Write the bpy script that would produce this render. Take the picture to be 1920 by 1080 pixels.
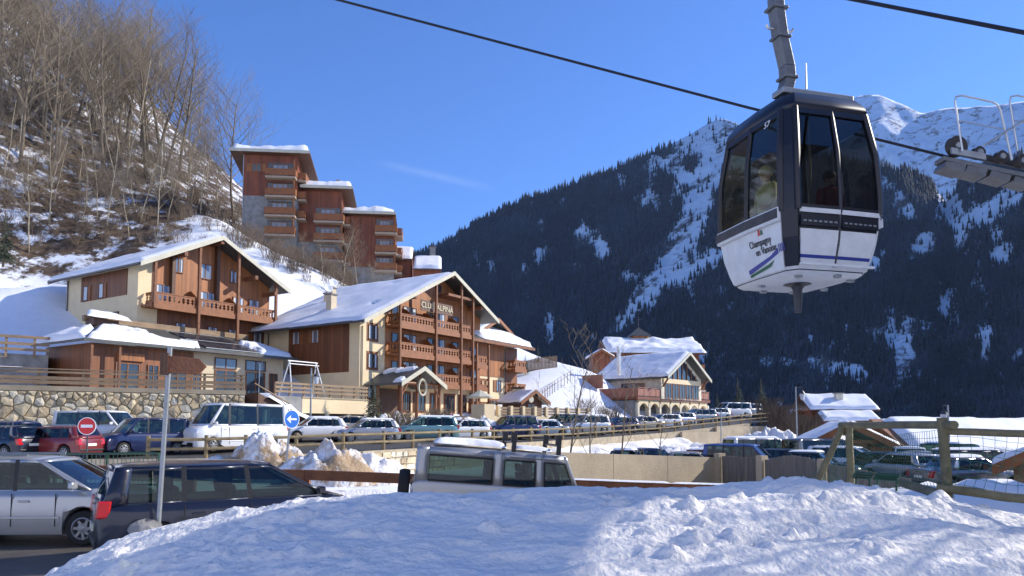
import bpy, bmesh, math, random
import numpy as np
from mathutils import Vector, Matrix
random.seed(7); np.random.seed(7)
for o in list(bpy.data.objects): bpy.data.objects.remove(o)
SC = bpy.context.scene
COL = SC.collection
V = Vector
# ---------------------------------------------------------------- camera
FPX = 1400.0; HOR = 800.0; PITCH = math.radians(4.0); PPY = HOR - FPX * math.tan(PITCH)
cam = bpy.data.cameras.new('camera'); cam.sensor_width = 36; cam.lens = FPX / 1920 * 36
cam.shift_y = (PPY - 540) / 1920; cam.clip_start = 0.05; cam.clip_end = 20000
camo = bpy.data.objects.new('camera', cam); COL.objects.link(camo)
camo.location = (0, 0, 0); camo.rotation_euler = (math.pi / 2 + PITCH, 0, 0)
SC.camera = camo
# ---------------------------------------------------------------- sky, sun, exposure
SUN_AZ = math.radians(18)          # from +X towards +Y
SUN_EL = math.radians(30)
w = bpy.data.worlds.new('World'); SC.world = w; w.use_nodes = True
nt = w.node_tree; bg = nt.nodes['Background']
sky = nt.nodes.new('ShaderNodeTexSky'); sky.sky_type = 'NISHITA'; sky.sun_disc = False
sky.sun_elevation = SUN_EL; sky.sun_rotation = math.pi / 2 - SUN_AZ
sky.altitude = 1300; sky.air_density = 1.0; sky.dust_density = 0.1; sky.ozone_density = 6.0
tint = nt.nodes.new('ShaderNodeMix'); tint.data_type = 'RGBA'; tint.blend_type = 'MULTIPLY'; tint.inputs[0].default_value = 1; tint.inputs[7].default_value = (.68, .90, 1.22, 1)   # the camera's cool white balance, the whole sky alike
nt.links.new(sky.outputs[0], tint.inputs[6]); 
# a faint wisp of high cloud
def wn(op, a, b=None):
    m_ = nt.nodes.new('ShaderNodeMath'); m_.operation = op
    for i_, v_ in enumerate((a, b)):
        if v_ is None: continue
        if isinstance(v_, (int, float)): m_.inputs[i_].default_value = v_
        else: nt.links.new(v_, m_.inputs[i_])
    return m_.outputs[0]
wtc = nt.nodes.new('ShaderNodeTexCoord'); wsep = nt.nodes.new('ShaderNodeSeparateXYZ'); nt.links.new(wtc.outputs['Generated'], wsep.inputs[0])
wy = wn('MAXIMUM', wsep.outputs[1], .05); wa = wn('DIVIDE', wsep.outputs[0], wy); we = wn('DIVIDE', wsep.outputs[2], wy)
wl = wn('ADD', wn('MULTIPLY', wa, -.232), .318)                       # centre line of the wisp
wdist = wn('ABSOLUTE', wn('SUBTRACT', we, wl)); wcov = wn('MAXIMUM', wn('SUBTRACT', 1, wn('DIVIDE', wdist, .008)), 0)
wlen = wn('MAXIMUM', wn('SUBTRACT', 1, wn('POWER', wn('DIVIDE', wn('ABSOLUTE', wn('ADD', wa, .105)), .088), 2)), 0)
wnz = nt.nodes.new('ShaderNodeTexNoise'); wnz.inputs['Scale'].default_value = 38; wnz.inputs['Detail'].default_value = 4; nt.links.new(wtc.outputs['Generated'], wnz.inputs[0])
wfac = wn('MULTIPLY', wn('MULTIPLY', wcov, wlen), wn('MULTIPLY', wnz.outputs[0], .15))
wmix = nt.nodes.new('ShaderNodeMix'); wmix.data_type = 'RGBA'; nt.links.new(wfac, wmix.inputs[0]); nt.links.new(tint.outputs[2], wmix.inputs[6]); wmix.inputs[7].default_value = (6.5, 7.0, 7.6, 1)
nt.links.new(wmix.outputs[2], bg.inputs[0]); bg.inputs[1].default_value = 0.135
sd = V((math.cos(SUN_EL) * math.cos(SUN_AZ), math.cos(SUN_EL) * math.sin(SUN_AZ), math.sin(SUN_EL)))
sun = bpy.data.lights.new('sun', 'SUN'); sun.energy = 5.0; sun.angle = math.radians(0.53); sun.color = (1, .93, .82)
suno = bpy.data.objects.new('sun', sun); COL.objects.link(suno)
suno.rotation_euler = sd.to_track_quat('Z', 'Y').to_euler(); suno.location = (40, 10, 40)
vs = SC.view_settings; vs.view_transform = 'Standard'; vs.look = 'None'; vs.exposure = 0.52; vs.gamma = 1; vs.use_curve_mapping = False

# ---------------------------------------------------------------- helpers
def at(px, py, d):
    a = (px - 960) / FPX; b = (PPY - py) / FPX
    y = math.cos(PITCH) - b * math.sin(PITCH); z = math.sin(PITCH) + b * math.cos(PITCH)
    return V((a, y, z)) * (d / y)

def vnoise(x, y, seed=0):
    """vectorised 2D value noise, -1..1"""
    xi = np.floor(x).astype(np.int64); yi = np.floor(y).astype(np.int64)
    fx = x - xi; fy = y - yi
    fx = fx * fx * fx * (fx * (fx * 6 - 15) + 10); fy = fy * fy * fy * (fy * (fy * 6 - 15) + 10)
    def h(a, b):
        n = (a * 374761393 + b * 668265263 + seed * 974711) & 0xffffffff
        n = ((n ^ (n >> 13)) * 1274126177) & 0xffffffff
        n = n ^ (n >> 16)
        return (n & 0xffff) / 32767.5 - 1
    a = h(xi, yi); b = h(xi + 1, yi); c = h(xi, yi + 1); d = h(xi + 1, yi + 1)
    return (a * (1 - fx) + b * fx) * (1 - fy) + (c * (1 - fx) + d * fx) * fy

def fbm(x, y, oct=4, seed=0, gain=.5):
    s = 0; a = 1; t = 0
    for i in range(oct):
        s = s + a * vnoise(x * 2 ** i + i * 17.3, y * 2 ** i - i * 9.1, seed + i); t += a; a *= gain
    return s / t

MATS = {}
def mat(name, col, rough=.6, var=.15, scale=3.0, bump=0.0, bscale=20.0, metal=0.0, spec=.5, stretch=(1, 1, 1), trans=0.0, coat=0.0):
    if name in MATS: return MATS[name]
    m = bpy.data.materials.new(name); m.use_nodes = True; n = m.node_tree.nodes; l = m.node_tree.links
    p = n['Principled BSDF']; p.inputs['Roughness'].default_value = rough; p.inputs['Metallic'].default_value = metal
    p.inputs['Specular IOR Level'].default_value = spec; p.inputs['Transmission Weight'].default_value = trans
    p.inputs['Coat Weight'].default_value = coat
    tc = n.new('ShaderNodeTexCoord'); mp = n.new('ShaderNodeMapping'); mp.inputs['Scale'].default_value = stretch
    l.new(tc.outputs['Object'], mp.inputs[0])
    if var > 0:
        nz = n.new('ShaderNodeTexNoise'); nz.inputs['Scale'].default_value = scale; nz.inputs['Detail'].default_value = 5
        nz.inputs['Roughness'].default_value = .65
        l.new(mp.outputs[0], nz.inputs[0]); r = n.new('ShaderNodeValToRGB'); l.new(nz.outputs[0], r.inputs[0])
        r.color_ramp.elements[0].position = .3; r.color_ramp.elements[1].position = .7
        r.color_ramp.elements[0].color = tuple(max(0, c * (1 - var)) for c in col) + (1,)
        r.color_ramp.elements[1].color = tuple(min(1, c * (1 + var)) for c in col) + (1,)
        l.new(r.outputs[0], p.inputs['Base Color'])
    else: p.inputs['Base Color'].default_value = tuple(col) + (1,)
    if bump > 0:
        nb = n.new('ShaderNodeTexNoise'); nb.inputs['Scale'].default_value = bscale; nb.inputs['Detail'].default_value = 6
        l.new(mp.outputs[0], nb.inputs[0]); b = n.new('ShaderNodeBump'); b.inputs['Strength'].default_value = min(1, bump)
        b.inputs['Distance'].default_value = .05 * max(1, bump)
        l.new(nb.outputs[0], b.inputs['Height']); l.new(b.outputs[0], p.inputs['Normal'])
    MATS[name] = m; return m

def cladding(name, col, pitch=.14, ang=33, var=.25):
    """vertical board cladding: grooves + board to board tone, aligned with the building's two faces"""
    if name in MATS: return MATS[name]
    m = mat(name, col, .55, var, .8, stretch=(1, 1, .25))
    n = m.node_tree.nodes; l = m.node_tree.links; p = n['Principled BSDF']
    tc = n.new('ShaderNodeTexCoord'); mp = n.new('ShaderNodeMapping'); mp.inputs['Rotation'].default_value = (0, 0, -math.radians(90 - ang))
    l.new(tc.outputs['Object'], mp.inputs[0]); sep = n.new('ShaderNodeSeparateXYZ'); l.new(mp.outputs[0], sep.inputs[0])
    fr = []; cells = []
    for ax in (0, 1):
        d = n.new('ShaderNodeMath'); d.operation = 'DIVIDE'; d.inputs[1].default_value = pitch; l.new(sep.outputs[ax], d.inputs[0])
        f = n.new('ShaderNodeMath'); f.operation = 'FRACT'; l.new(d.outputs[0], f.inputs[0])
        c = n.new('ShaderNodeMath'); c.operation = 'PINGPONG'; c.inputs[1].default_value = .5; l.new(f.outputs[0], c.inputs[0])
        g = n.new('ShaderNodeMath'); g.operation = 'GREATER_THAN'; g.inputs[1].default_value = .07; l.new(c.outputs[0], g.inputs[0])
        fl = n.new('ShaderNodeMath'); fl.operation = 'FLOOR'; l.new(d.outputs[0], fl.inputs[0]); cells.append(fl); fr.append(g)
    mn = n.new('ShaderNodeMath'); mn.operation = 'MINIMUM'; l.new(fr[0].outputs[0], mn.inputs[0]); l.new(fr[1].outputs[0], mn.inputs[1])
    b = n.new('ShaderNodeBump'); b.inputs['Strength'].default_value = .8; b.inputs['Distance'].default_value = .03
    l.new(mn.outputs[0], b.inputs['Height']); l.new(b.outputs[0], p.inputs['Normal'])
    cv = n.new('ShaderNodeCombineXYZ'); l.new(cells[0].outputs[0], cv.inputs[0]); l.new(cells[1].outputs[0], cv.inputs[1])
    wn = n.new('ShaderNodeTexWhiteNoise'); l.new(cv.outputs[0], wn.inputs[0])
    mr = n.new('ShaderNodeMapRange'); mr.inputs[3].default_value = .72; mr.inputs[4].default_value = 1.2; l.new(wn.outputs[0], mr.inputs[0])
    src = p.inputs['Base Color'].links[0].from_socket
    mx = n.new('ShaderNodeMix'); mx.data_type = 'RGBA'; mx.blend_type = 'MULTIPLY'; mx.inputs[0].default_value = 1
    l.new(src, mx.inputs[6]); l.new(mr.outputs[0], mx.inputs[7]); l.new(mx.outputs[2], p.inputs['Base Color'])
    return m

OFF = {}
class MB:
    def __init__(s): s.v = []; s.f = []
    def add(s, vs, fs):
        b = len(s.v); s.v += [tuple(p) for p in vs]; s.f += [tuple(i + b for i in f) for f in fs]; return s
    def box(s, o, ex, ey, ez):
        o, ex, ey, ez = V(o), V(ex), V(ey), V(ez)
        p = [o, o + ex, o + ex + ey, o + ey]; p += [q + ez for q in p]
        fs = [(0, 3, 2, 1), (4, 5, 6, 7), (0, 1, 5, 4), (1, 2, 6, 5), (2, 3, 7, 6), (3, 0, 4, 7)]
        if ex.cross(ey).dot(ez) < 0: fs = [f[::-1] for f in fs]
        return s.add(p, fs)
    def cbox(s, c, sx, sy, sz):
        return s.box((c[0] - sx / 2, c[1] - sy / 2, c[2] - sz / 2), (sx, 0, 0), (0, sy, 0), (0, 0, sz))
    def fbox(s, F, t0, t1, o0, o1, z0, z1):
        return s.box(F.p(t0, o0, z0), F.u * (t1 - t0), F.n * (o1 - o0), (0, 0, z1 - z0))
    def prism(s, pts, vec):
        k = len(pts); vec = V(vec); pts = [V(p) for p in pts]
        nrm = V((0, 0, 0))
        for i in range(k): nrm += (pts[i] - pts[0]).cross(pts[(i + 1) % k] - pts[0])
        if nrm.dot(vec) > 0: pts = pts[::-1]
        return s.add(pts + [p + vec for p in pts], [tuple(range(k)), tuple(range(2 * k - 1, k - 1, -1))] + [(i, k + i, k + (i + 1) % k, (i + 1) % k)[::1] for i in range(k)])
    def tube(s, pts, r, n=6, cap=True):
        pts = [V(p) for p in pts]; rs = r if isinstance(r, (list, tuple)) else [r] * len(pts)
        b = len(s.v); k = len(pts); up = None
        for i, p in enumerate(pts):
            d = (pts[min(i + 1, k - 1)] - pts[max(i - 1, 0)]).normalized()
            a = d.orthogonal().normalized() if up is None else (up - d * up.dot(d)).normalized()
            up = a; c = d.cross(a)
            for j in range(n):
                t = 2 * math.pi * j / n; s.v.append(tuple(p + (a * math.cos(t) + c * math.sin(t)) * rs[i]))
        for i in range(k - 1):
            for j in range(n):
                j2 = (j + 1) % n; s.f.append((b + i * n + j, b + i * n + j2, b + (i + 1) * n + j2, b + (i + 1) * n + j))
        if cap: s.f.append(tuple(b + j for j in range(n))[::-1]); s.f.append(tuple(b + (k - 1) * n + j for j in range(n)))
        return s
    def lathe(s, c, axis, prof, n=20):
        """prof: list of (r, h) along axis"""
        c = V(c); ax = V(axis).normalized(); a = ax.orthogonal().normalized(); e = ax.cross(a); b = len(s.v)
        for r, h in prof:
            for j in range(n):
                t = 2 * math.pi * j / n; s.v.append(tuple(c + ax * h + (a * math.cos(t) + e * math.sin(t)) * r))
        for i in range(len(prof) - 1):
            for j in range(n):
                j2 = (j + 1) % n; s.f.append((b + i * n + j, b + i * n + j2, b + (i + 1) * n + j2, b + (i + 1) * n + j))
        s.f.append(tuple(b + j for j in range(n))[::-1]); s.f.append(tuple(b + (len(prof) - 1) * n + j for j in range(n)))
        return s
    def grid(s, P, flip=False):
        """P: array (nu,nv,3)"""
        nu, nv = len(P), len(P[0]); b = len(s.v)
        for i in range(nu):
            for j in range(nv): s.v.append(tuple(float(x) for x in P[i][j]))
        for i in range(nu - 1):
            for j in range(nv - 1):
                f = (b + i * nv + j, b + (i + 1) * nv + j, b + (i + 1) * nv + j + 1, b + i * nv + j + 1)
                s.f.append(f[::-1] if flip else f)
        return s
    def mesh(s, name, off=None):
        me = bpy.data.meshes.new(name)
        off = V(off) if off is not None else V((0, 0, 0))
        me.from_pydata([(p[0] - off.x, p[1] - off.y, p[2] - off.z) for p in s.v], [], s.f); me.update(); return me
    def build(s, name, m, parent=None, loc=None, smooth=False, bevel=0, fix=False, seg=2):
        off = OFF.get(parent.name, V((0, 0, 0))) if parent is not None else (V(loc) if loc is not None else V((0, 0, 0)))
        me = s.mesh(name, off)
        if fix:
            bm = bmesh.new(); bm.from_mesh(me); bmesh.ops.recalc_face_normals(bm, faces=bm.faces); bm.to_mesh(me); bm.free()
        o = bpy.data.objects.new(name, me); COL.objects.link(o)
        if parent is not None: o.parent = parent; OFF[o.name] = off
        elif loc is not None: o.location = loc; OFF[o.name] = V(loc)
        if m is not None: me.materials.append(MATS[m] if isinstance(m, str) else m)
        if smooth:
            for p in me.polygons: p.use_smooth = True
            if smooth != 'all':
                me.set_sharp_from_angle(angle=math.radians(40))
        if bevel:
            b = o.modifiers.new('bevel', 'BEVEL'); b.width = bevel; b.segments = seg; b.limit_method = 'ANGLE'; b.angle_limit = math.radians(35)
        return o

class Fr:
    """wall frame: u along the wall to the right seen from outside, n outward"""
    def __init__(s, o, u):
        s.o = V(o); s.u = V((u[0], u[1], 0)).normalized(); s.n = s.u.cross(V((0, 0, 1)))
    def p(s, t, o, z): return V((s.o.x, s.o.y, 0)) + s.u * t + s.n * o + V((0, 0, z))
    def left(s, D): return Fr(s.p(0, -D, 0), s.n)       # its left side wall, running back D
    def right(s, W): return Fr(s.p(W, 0, 0), -s.n)

def root(name, label, cat, loc, group=None):
    o = bpy.data.objects.new(name, None); COL.objects.link(o); o.location = loc; o.empty_display_size = .3
    o['label'] = label; o['category'] = cat
    if group: o['group'] = group
    OFF[o.name] = V(loc); return o
def tag(o, label, cat, group=None):
    o['label'] = label; o['category'] = cat
    if group: o['group'] = group
    return o
def kind(o, k, label=None):
    o['kind'] = k
    if label: o['label'] = label
    return o
def copy_tree(o, parent=None):
    c = o.copy(); COL.objects.link(c); c.parent = parent
    for ch in o.children: copy_tree(ch, c)
    return c

# ---------------------------------------------------------------- materials
def snow_mat(name='snow', col=(.80, .82, .86), bump=.5, bscale=6, dirt=None):
    m = mat(name, col, .55, .04, 1.5, bump, bscale, spec=.3)
    p = m.node_tree.nodes['Principled BSDF']
    return m
snow_mat(col=(.81, .82, .84)); snow_mat('snow_rough', (.86, .83, .78), 1.0, 11)
mat('snow_dirty', (.50, .42, .33), .8, .5, 1.6, 1, 9)
mat('asphalt', (.055, .053, .052), .75, .35, 1.2, .5, 40)
mat('asphalt_wet', (.075, .065, .055), .55, .45, .5, .4, 30)
mat('cream', (.72, .58, .36), .8, .07, .7, .15, 25)
mat('cream_dull', (.58, .48, .33), .8, .1, .7, .15, 25)
cladding('wood_clad', (.20, .07, .022)); cladding('wood_red', (.20, .055, .02), .16, 85)
cladding('wood_orange', (.32, .115, .03), .14, 33)
mat('wood_dark', (.10, .045, .022), .6, .3, 3, .3, 20, stretch=(1, 1, .3))
mat('wood_brown', (.22, .085, .035), .6, .3, 3, .3, 20)
mat('wood_rail', (.24, .085, .025), .6, .25, 2.5, .2, 20)
mat('wood_grey', (.27, .185, .11), .75, .3, 2.0, .5, 18, stretch=(.4, .4, 2))
mat('wood_fence', (.22, .165, .085), .8, .35, 2.5, .5, 18)
mat('wood_green', (.19, .165, .09), .8, .35, 2.5, .6, 18)
mat('wood_beam', (.19, .075, .032), .7, .35, 3, .5, 18)
mat('fascia', (.50, .47, .36), .6, .12, 1.5, .1, 10)
mat('slate', (.07, .072, .068), .5, .3, 1.2, .5, 6)
mat('gutter', (.10, .10, .11), .4, .1, 3, metal=.5)
mat('stone', (.58, .48, .31), .85, .35, 1.1, .9, 7); mat('stone_b', (.66, .60, .46), .85, .3, 1.3, .9, 8); mat('stone_c', (.50, .39, .24), .85, .35, 1.2, .9, 7)
mat('mortar', (.42, .35, .24), .9, .3, 3, .6, 20)
mat('stone_grey', (.24, .235, .225), .9, .35, 1.5, .8, 5)
mat('concrete', (.38, .31, .21), .85, .2, .8, .3, 20); mat('concrete_grey', (.20, .19, .175), .85, .2, 1.2, .3, 20)
mat('metal_grey', (.33, .35, .36), .42, .15, 4, .1, 30, metal=.75); mat('metal_light', (.62, .62, .61), .35, .1, 4, metal=.8)
mat('steel_dark', (.06, .06, .065), .5, .2, 5, .1, 20, metal=.4)
mat('cable', (.028, .028, .036), .5, .3, 40, .5, 60, metal=.5)
mat('rubber', (.016, .016, .017), .8, .2, 8); mat('black', (.012, .012, .014), .45, .1, 8)
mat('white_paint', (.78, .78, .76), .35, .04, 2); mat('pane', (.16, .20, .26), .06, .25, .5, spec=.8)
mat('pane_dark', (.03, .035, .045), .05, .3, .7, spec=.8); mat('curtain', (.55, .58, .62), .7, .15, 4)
mat('bark', (.16, .125, .085), .9, .4, 3, .7, 12); mat('bark_pale', (.36, .30, .20), .9, .35, 2.2, .5, 12); mat('twig', (.21, .165, .11), .9, .25, .8)
mat('twig_brown', (.13, .095, .065), .9, .3, .6)
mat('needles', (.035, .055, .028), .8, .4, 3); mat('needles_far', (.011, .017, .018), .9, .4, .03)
mat('sign_red', (.62, .02, .03), .35, .03, 3); mat('sign_blue', (.015, .13, .50), .35, .03, 3); mat('sign_white', (.8, .8, .8), .35, .02, 3)
mat('green_paint', (.02, .075, .045), .45, .1, 4); mat('net_green', (.03, .15, .085), .7, .1, 4)
def glass_mat(name, tint, rough=.03, alpha=.5):
    m = bpy.data.materials.new(name); m.use_nodes = True; n = m.node_tree.nodes; l = m.node_tree.links
    for x in list(n): n.remove(x)
    o = n.new('ShaderNodeOutputMaterial'); t = n.new('ShaderNodeBsdfTransparent'); t.inputs[0].default_value = tuple(tint) + (1,)
    g = n.new('ShaderNodeBsdfGlossy'); g.inputs['Roughness'].default_value = rough; g.inputs[0].default_value = (.9, .95, 1, 1)
    lw = n.new('ShaderNodeLayerWeight'); lw.inputs[0].default_value = .5; pw = n.new('ShaderNodeMath'); pw.operation = 'POWER'; pw.inputs[1].default_value = 3.5; l.new(lw.outputs['Facing'], pw.inputs[0])
    f = n.new('ShaderNodeMath'); f.operation = 'MULTIPLY_ADD'; f.inputs[1].default_value = .75; f.inputs[2].default_value = .045; l.new(pw.outputs[0], f.inputs[0]); mx = n.new('ShaderNodeMixShader')
    l.new(f.outputs[0], mx.inputs[0]); l.new(t.outputs[0], mx.inputs[1]); l.new(g.outputs[0], mx.inputs[2]); l.new(mx.outputs[0], o.inputs[0])
    MATS[name] = m; return m
glass_mat('car_glass', (.22, .31, .28)); glass_mat('glass_dark', (.16, .16, .155)); glass_mat('glass_yellow', (.50, .50, .30)); glass_mat('glass_clear', (.45, .47, .46))
# ================================================================ GROUND
CP = [(0,0,-1.7),(-8,0,-2.0),(10,0,-1.7),(0,6,-1.65),(14,6,-1.6),(-14,12,-2.3),(-7,12,-2.32),(-1,14.5,-2.6),(3,15,-2.9),(9,15,-3.0),(-14,18,-2.25),
 (-5,18,-2.3),(0,18,-2.7),(6,18,-3.0),(-18,26,-2.1),(-5,28,-2.7),(2,30,-3.0),(10,30,-3.05),(20,40,-3.05),(30,60,-3.05),(12,50,-3.05),(40,45,-3.05),(14,17,-2.6),(20,14,-2.4),
 (-14,38,-2.6),(-8,43,-2.6),(-3,50,-2.4),(6,66,-2.2),(16,78,-1.6),(27,88,-.4),(-20,50,-2.0),(-10,60,-1.5),(0,75,-1),
 (-51,75,13),(-52,85,18),(-45,112,32.5),(-38.6,100,27.5),(-24.4,95,19.5),(-36,104,24.5),(-21,110,20),(-82,120,57),(-46,71,13.7),(-42,66,9.4),(-41,60,6.0),(-40,48,2.2),
 (-33,54,2.2),(-26,60,2.2),(-60,60,12),(-28,80,12.5),(-20,86,12),(-12,92,9),(0,97,6),(2.7,95,6.2),(5.8,90,3.6),(7.1,100,7.6),(10.9,102,7.6),(12.2,90,1.4),(15,85,-1.2),(17,90,-1.2),(21,94,-1.2),(26,100,-1.0),(31,107,-.6),(20,118,3),(35,125,0),
 (60,120,-4),(25,150,0),(-10,135,20),(-60,150,52),(-100,100,60),(-100,150,88),(-30,150,30),(-75,95,40),(-75,75,24),(-100,70,34),(0,150,8),(60,160,-9),(100,100,-7),(100,40,-5),
 (60,30,-4),(40,15,-3),(-60,30,1),(-100,30,10),(-40,20,-1.8),(-40,0,-2.2),(130,180,-14),(0,188,0),(-130,188,90),(130,0,-4),(-125,0,5),(0,-12,-1.8)]
cp = np.array(CP, float)
def _tps_fit(c):
    n = len(c); d = np.hypot(c[:, None, 0] - c[None, :, 0], c[:, None, 1] - c[None, :, 1])
    K = np.where(d > 0, d ** 2 * np.log(d + 1e-9), 0) + np.eye(n) * 8.0
    A = np.zeros((n + 3, n + 3)); A[:n, :n] = K; A[:n, n] = 1; A[:n, n + 1:] = c[:, :2]; A[n, :n] = 1; A[n + 1:, :n] = c[:, :2].T
    return np.linalg.solve(A, np.concatenate([c[:, 2], np.zeros(3)]))
TW = _tps_fit(cp)
def gz(x, y):
    x = np.asarray(x, float); y = np.asarray(y, float); s = TW[-3] + TW[-2] * x + TW[-1] * y
    for i in range(len(cp)):
        r2 = (x - cp[i, 0]) ** 2 + (y - cp[i, 1]) ** 2
        s = s + TW[i] * .5 * r2 * np.log(r2 + 1e-9)
    hill = np.clip((-x - 30) / 15, 0, 1) * np.clip((y - 60) / 15, 0, 1)
    s = s + hill * (fbm(x / 9, y / 9, 4, 5) * 1.6 + fbm(x / 2.2, y / 2.2, 2, 8) * .25)
    s = s + .12 * fbm(x / 2.5, y / 2.5, 3, 9) * np.clip((y - 22) / 5, 0, 1)
    return s
def gz1(x, y): return float(gz(np.array([x]), np.array([y]))[0])

def attr_mesh(name, P, m, attrs):
    nu, nv = P.shape[:2]
    idx = np.arange(nu * nv).reshape(nu, nv)
    F = np.stack([idx[:-1, :-1], idx[1:, :-1], idx[1:, 1:], idx[:-1, 1:]], -1).reshape(-1, 4)
    me = bpy.data.meshes.new(name); me.from_pydata(P.reshape(-1, 3).tolist(), [], F.tolist()); me.update()
    for k, a in attrs.items():
        at_ = me.attributes.new(k, 'FLOAT', 'POINT'); at_.data.foreach_set('value', np.ascontiguousarray(a.reshape(-1), dtype=np.float32))
    me.materials.append(m)
    for p in me.polygons: p.use_smooth = True
    o = bpy.data.objects.new(name, me); COL.objects.link(o); return o

def ground_mat():
    m = mat('ground_snow', (.80, .82, .86), .6, .04, 1.0, .8, 3, spec=.3); n = m.node_tree.nodes; l = m.node_tree.links; p = n['Principled BSDF']
    a = n.new('ShaderNodeAttribute'); a.attribute_name = 'earth'
    tc = n.new('ShaderNodeTexCoord'); nz = n.new('ShaderNodeTexNoise'); nz.inputs['Scale'].default_value = .32; nz.inputs['Detail'].default_value = 8; nz.inputs['Roughness'].default_value = .72
    l.new(tc.outputs['Object'], nz.inputs[0])
    ad = n.new('ShaderNodeMath'); ad.operation = 'ADD'; l.new(a.outputs['Fac'], ad.inputs[0]); l.new(nz.outputs[0], ad.inputs[1])
    r = n.new('ShaderNodeValToRGB'); r.color_ramp.elements[0].position = .92; r.color_ramp.elements[1].position = 1.02; l.new(ad.outputs[0], r.inputs[0])
    n2 = n.new('ShaderNodeTexNoise'); n2.inputs['Scale'].default_value = 1.3; n2.inputs['Detail'].default_value = 8; l.new(tc.outputs['Object'], n2.inputs[0])
    r2 = n.new('ShaderNodeValToRGB'); r2.color_ramp.elements[0].color = (.045, .028, .016, 1); r2.color_ramp.elements[1].color = (.165, .115, .072, 1)
    r2.color_ramp.elements[0].position = .35; r2.color_ramp.elements[1].position = .68; l.new(n2.outputs[0], r2.inputs[0])
    mx = n.new('ShaderNodeMix'); mx.data_type = 'RGBA'; l.new(r.outputs[0], mx.inputs[0]); l.new(p.inputs['Base Color'].links[0].from_socket, mx.inputs[6]); l.new(r2.outputs[0], mx.inputs[7])
    l.new(mx.outputs[2], p.inputs['Base Color']); return m
xs = np.arange(-130, 150.1, 1.0); ys = np.arange(-12, 190.1, 1.0)
GX, GY = np.meshgrid(xs, ys, indexing='ij'); GZ = gz(GX, GY)
# ground in front of the camera is covered by the snow bank and the road: keep it just below them
low = (GY < 19) & (GY > 2); GZ[low] = np.minimum(GZ[low], -2.75 - .04 * np.maximum(GX[low], 0)) 
earth = np.clip((-GX - 36) / 9, 0, 1) * np.clip((GY - 74) / 10, 0, 1) * .50
earth += .42 * np.exp(-(((GX + 30) / 9) ** 2 + ((GY - 98) / 7) ** 2)) + .3 * np.exp(-(((GX + 52) / 7) ** 2 + ((GY - 76) / 3) ** 2))
earth = np.minimum(earth * 1.02, .53)
kind(attr_mesh('ground', np.stack([GX, GY, GZ], -1), ground_mat(), {'earth': earth}), 'structure')
mb = MB(); mb.box((-6000, -1500, -26), (12000, 0, 0), (0, 9000, 0), (0, 0, 1)); kind(mb.build('valley_floor', 'snow'), 'structure')

# unseen snow slope added behind the camera to throw sunlight back at the scene
P = np.array([[(x, y, (-2 if k == 0 else -2 + (k ** 1.25) * 7) + 4 * float(fbm(np.array(x / 40.), np.array(y / 40.), 3, 91)) * (k > 0)) for k, y in enumerate(np.linspace(-11.5, -190, 12))] for x in np.linspace(-160, 160, 30)])
mb = MB(); mb.grid(P, True); kind(mb.build('bounce_slope', 'snow', smooth='all'), 'structure')
# ---- road running left to right in front of the bank, dropping to the right
def road_z(x): return -2.2 - (.085 * max(0, x + 4.5) if x < 6 else .085 * 10.5 + .01 * (x - 6))
P = np.array([[(x, y, road_z(x) + .012 * math.sin(y * 2.1 + x)) for y in np.linspace(9.8, 17.6, 10)] for x in np.linspace(-34, 14, 60)])
mb = MB(); mb.grid(P); kind(mb.build('road', 'asphalt_wet', smooth='all'), 'structure')
# shovelled snow verge beyond the road
P = np.array([[(x, y, (road_z(x) + .03 if j in (0,) else max(road_z(x) + .1 + .25 * math.sin(j * .5), gz1(x, y) + .06) + .12 * float(vnoise(np.array(x * 1.3), np.array(y * 1.7), 3)))) for j, y in enumerate(np.linspace(16.9, 24.0, 14))] for x in np.linspace(-34, 14, 80)])
mb = MB(); mb.grid(P); kind(mb.build('snow_verge', 'snow_rough', smooth='all'), 'structure')

# ---- upper parking lot behind the fence, held by a retaining wall
FL = [(-45, 27, -1.3), (-24, 31.5, -1.5), (-13.6, 35, -1.52), (-8, 39, -1.34), (-3.6, 46, -1.25), (5.1, 60, -1.07), (14.5, 70, -.6), (25.1, 80, .29), (31, 86, .7)]
def fl_at(s):
    s = max(0, min(len(FL) - 1.0001, s)); i = int(s); f = s - i
    return V(FL[i]).lerp(V(FL[i + 1]), f)
rows = []
for s in np.linspace(0, len(FL) - 1.001, 60):
    b = fl_at(s); back = V((-.42, .9, 0)); rows.append([tuple(b + back * w_ + V((0, 0, .052 * w_ if w_ < 30 else 1.56 + .01 * (w_ - 30)))) for w_ in (0, 1, 3, 6, 10, 15, 22, 30, 40)])
mb = MB(); mb.grid(np.array(rows)); kind(mb.build('parking_lot', 'asphalt', smooth='all'), 'structure')
def lot_z(x, y):
    best = None
    for s in np.linspace(0, len(FL) - 1.001, 120):
        b = fl_at(s); d = V((x, y, 0)) - V((b.x, b.y, 0)); w_ = d.dot(V((-.42, .9, 0)))
        e = abs(d.dot(V((.9, .42, 0))))
        if best is None or e < best[0]: best = (e, b.z + .052 * max(0, w_))
    return best[1]
wall = root('retaining_wall', 'low rough stone retaining wall under the parking fence beside snow heaps', 'wall', (-6, 41, -3))
mb = MB()
for i in range(len(FL) - 2):
    a, b = V(FL[i]), V(FL[i + 1]); d = (b - a); nrm = V((d.y, -d.x, 0)).normalized() * .35
    mb.prism([a + nrm + V((0, 0, .06)), b + nrm + V((0, 0, .06)), V((b.x, b.y, -4)) + nrm, V((a.x, a.y, -4)) + nrm], -nrm * 1.3)
mb.build('wall_core', 'mortar', wall)
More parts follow.
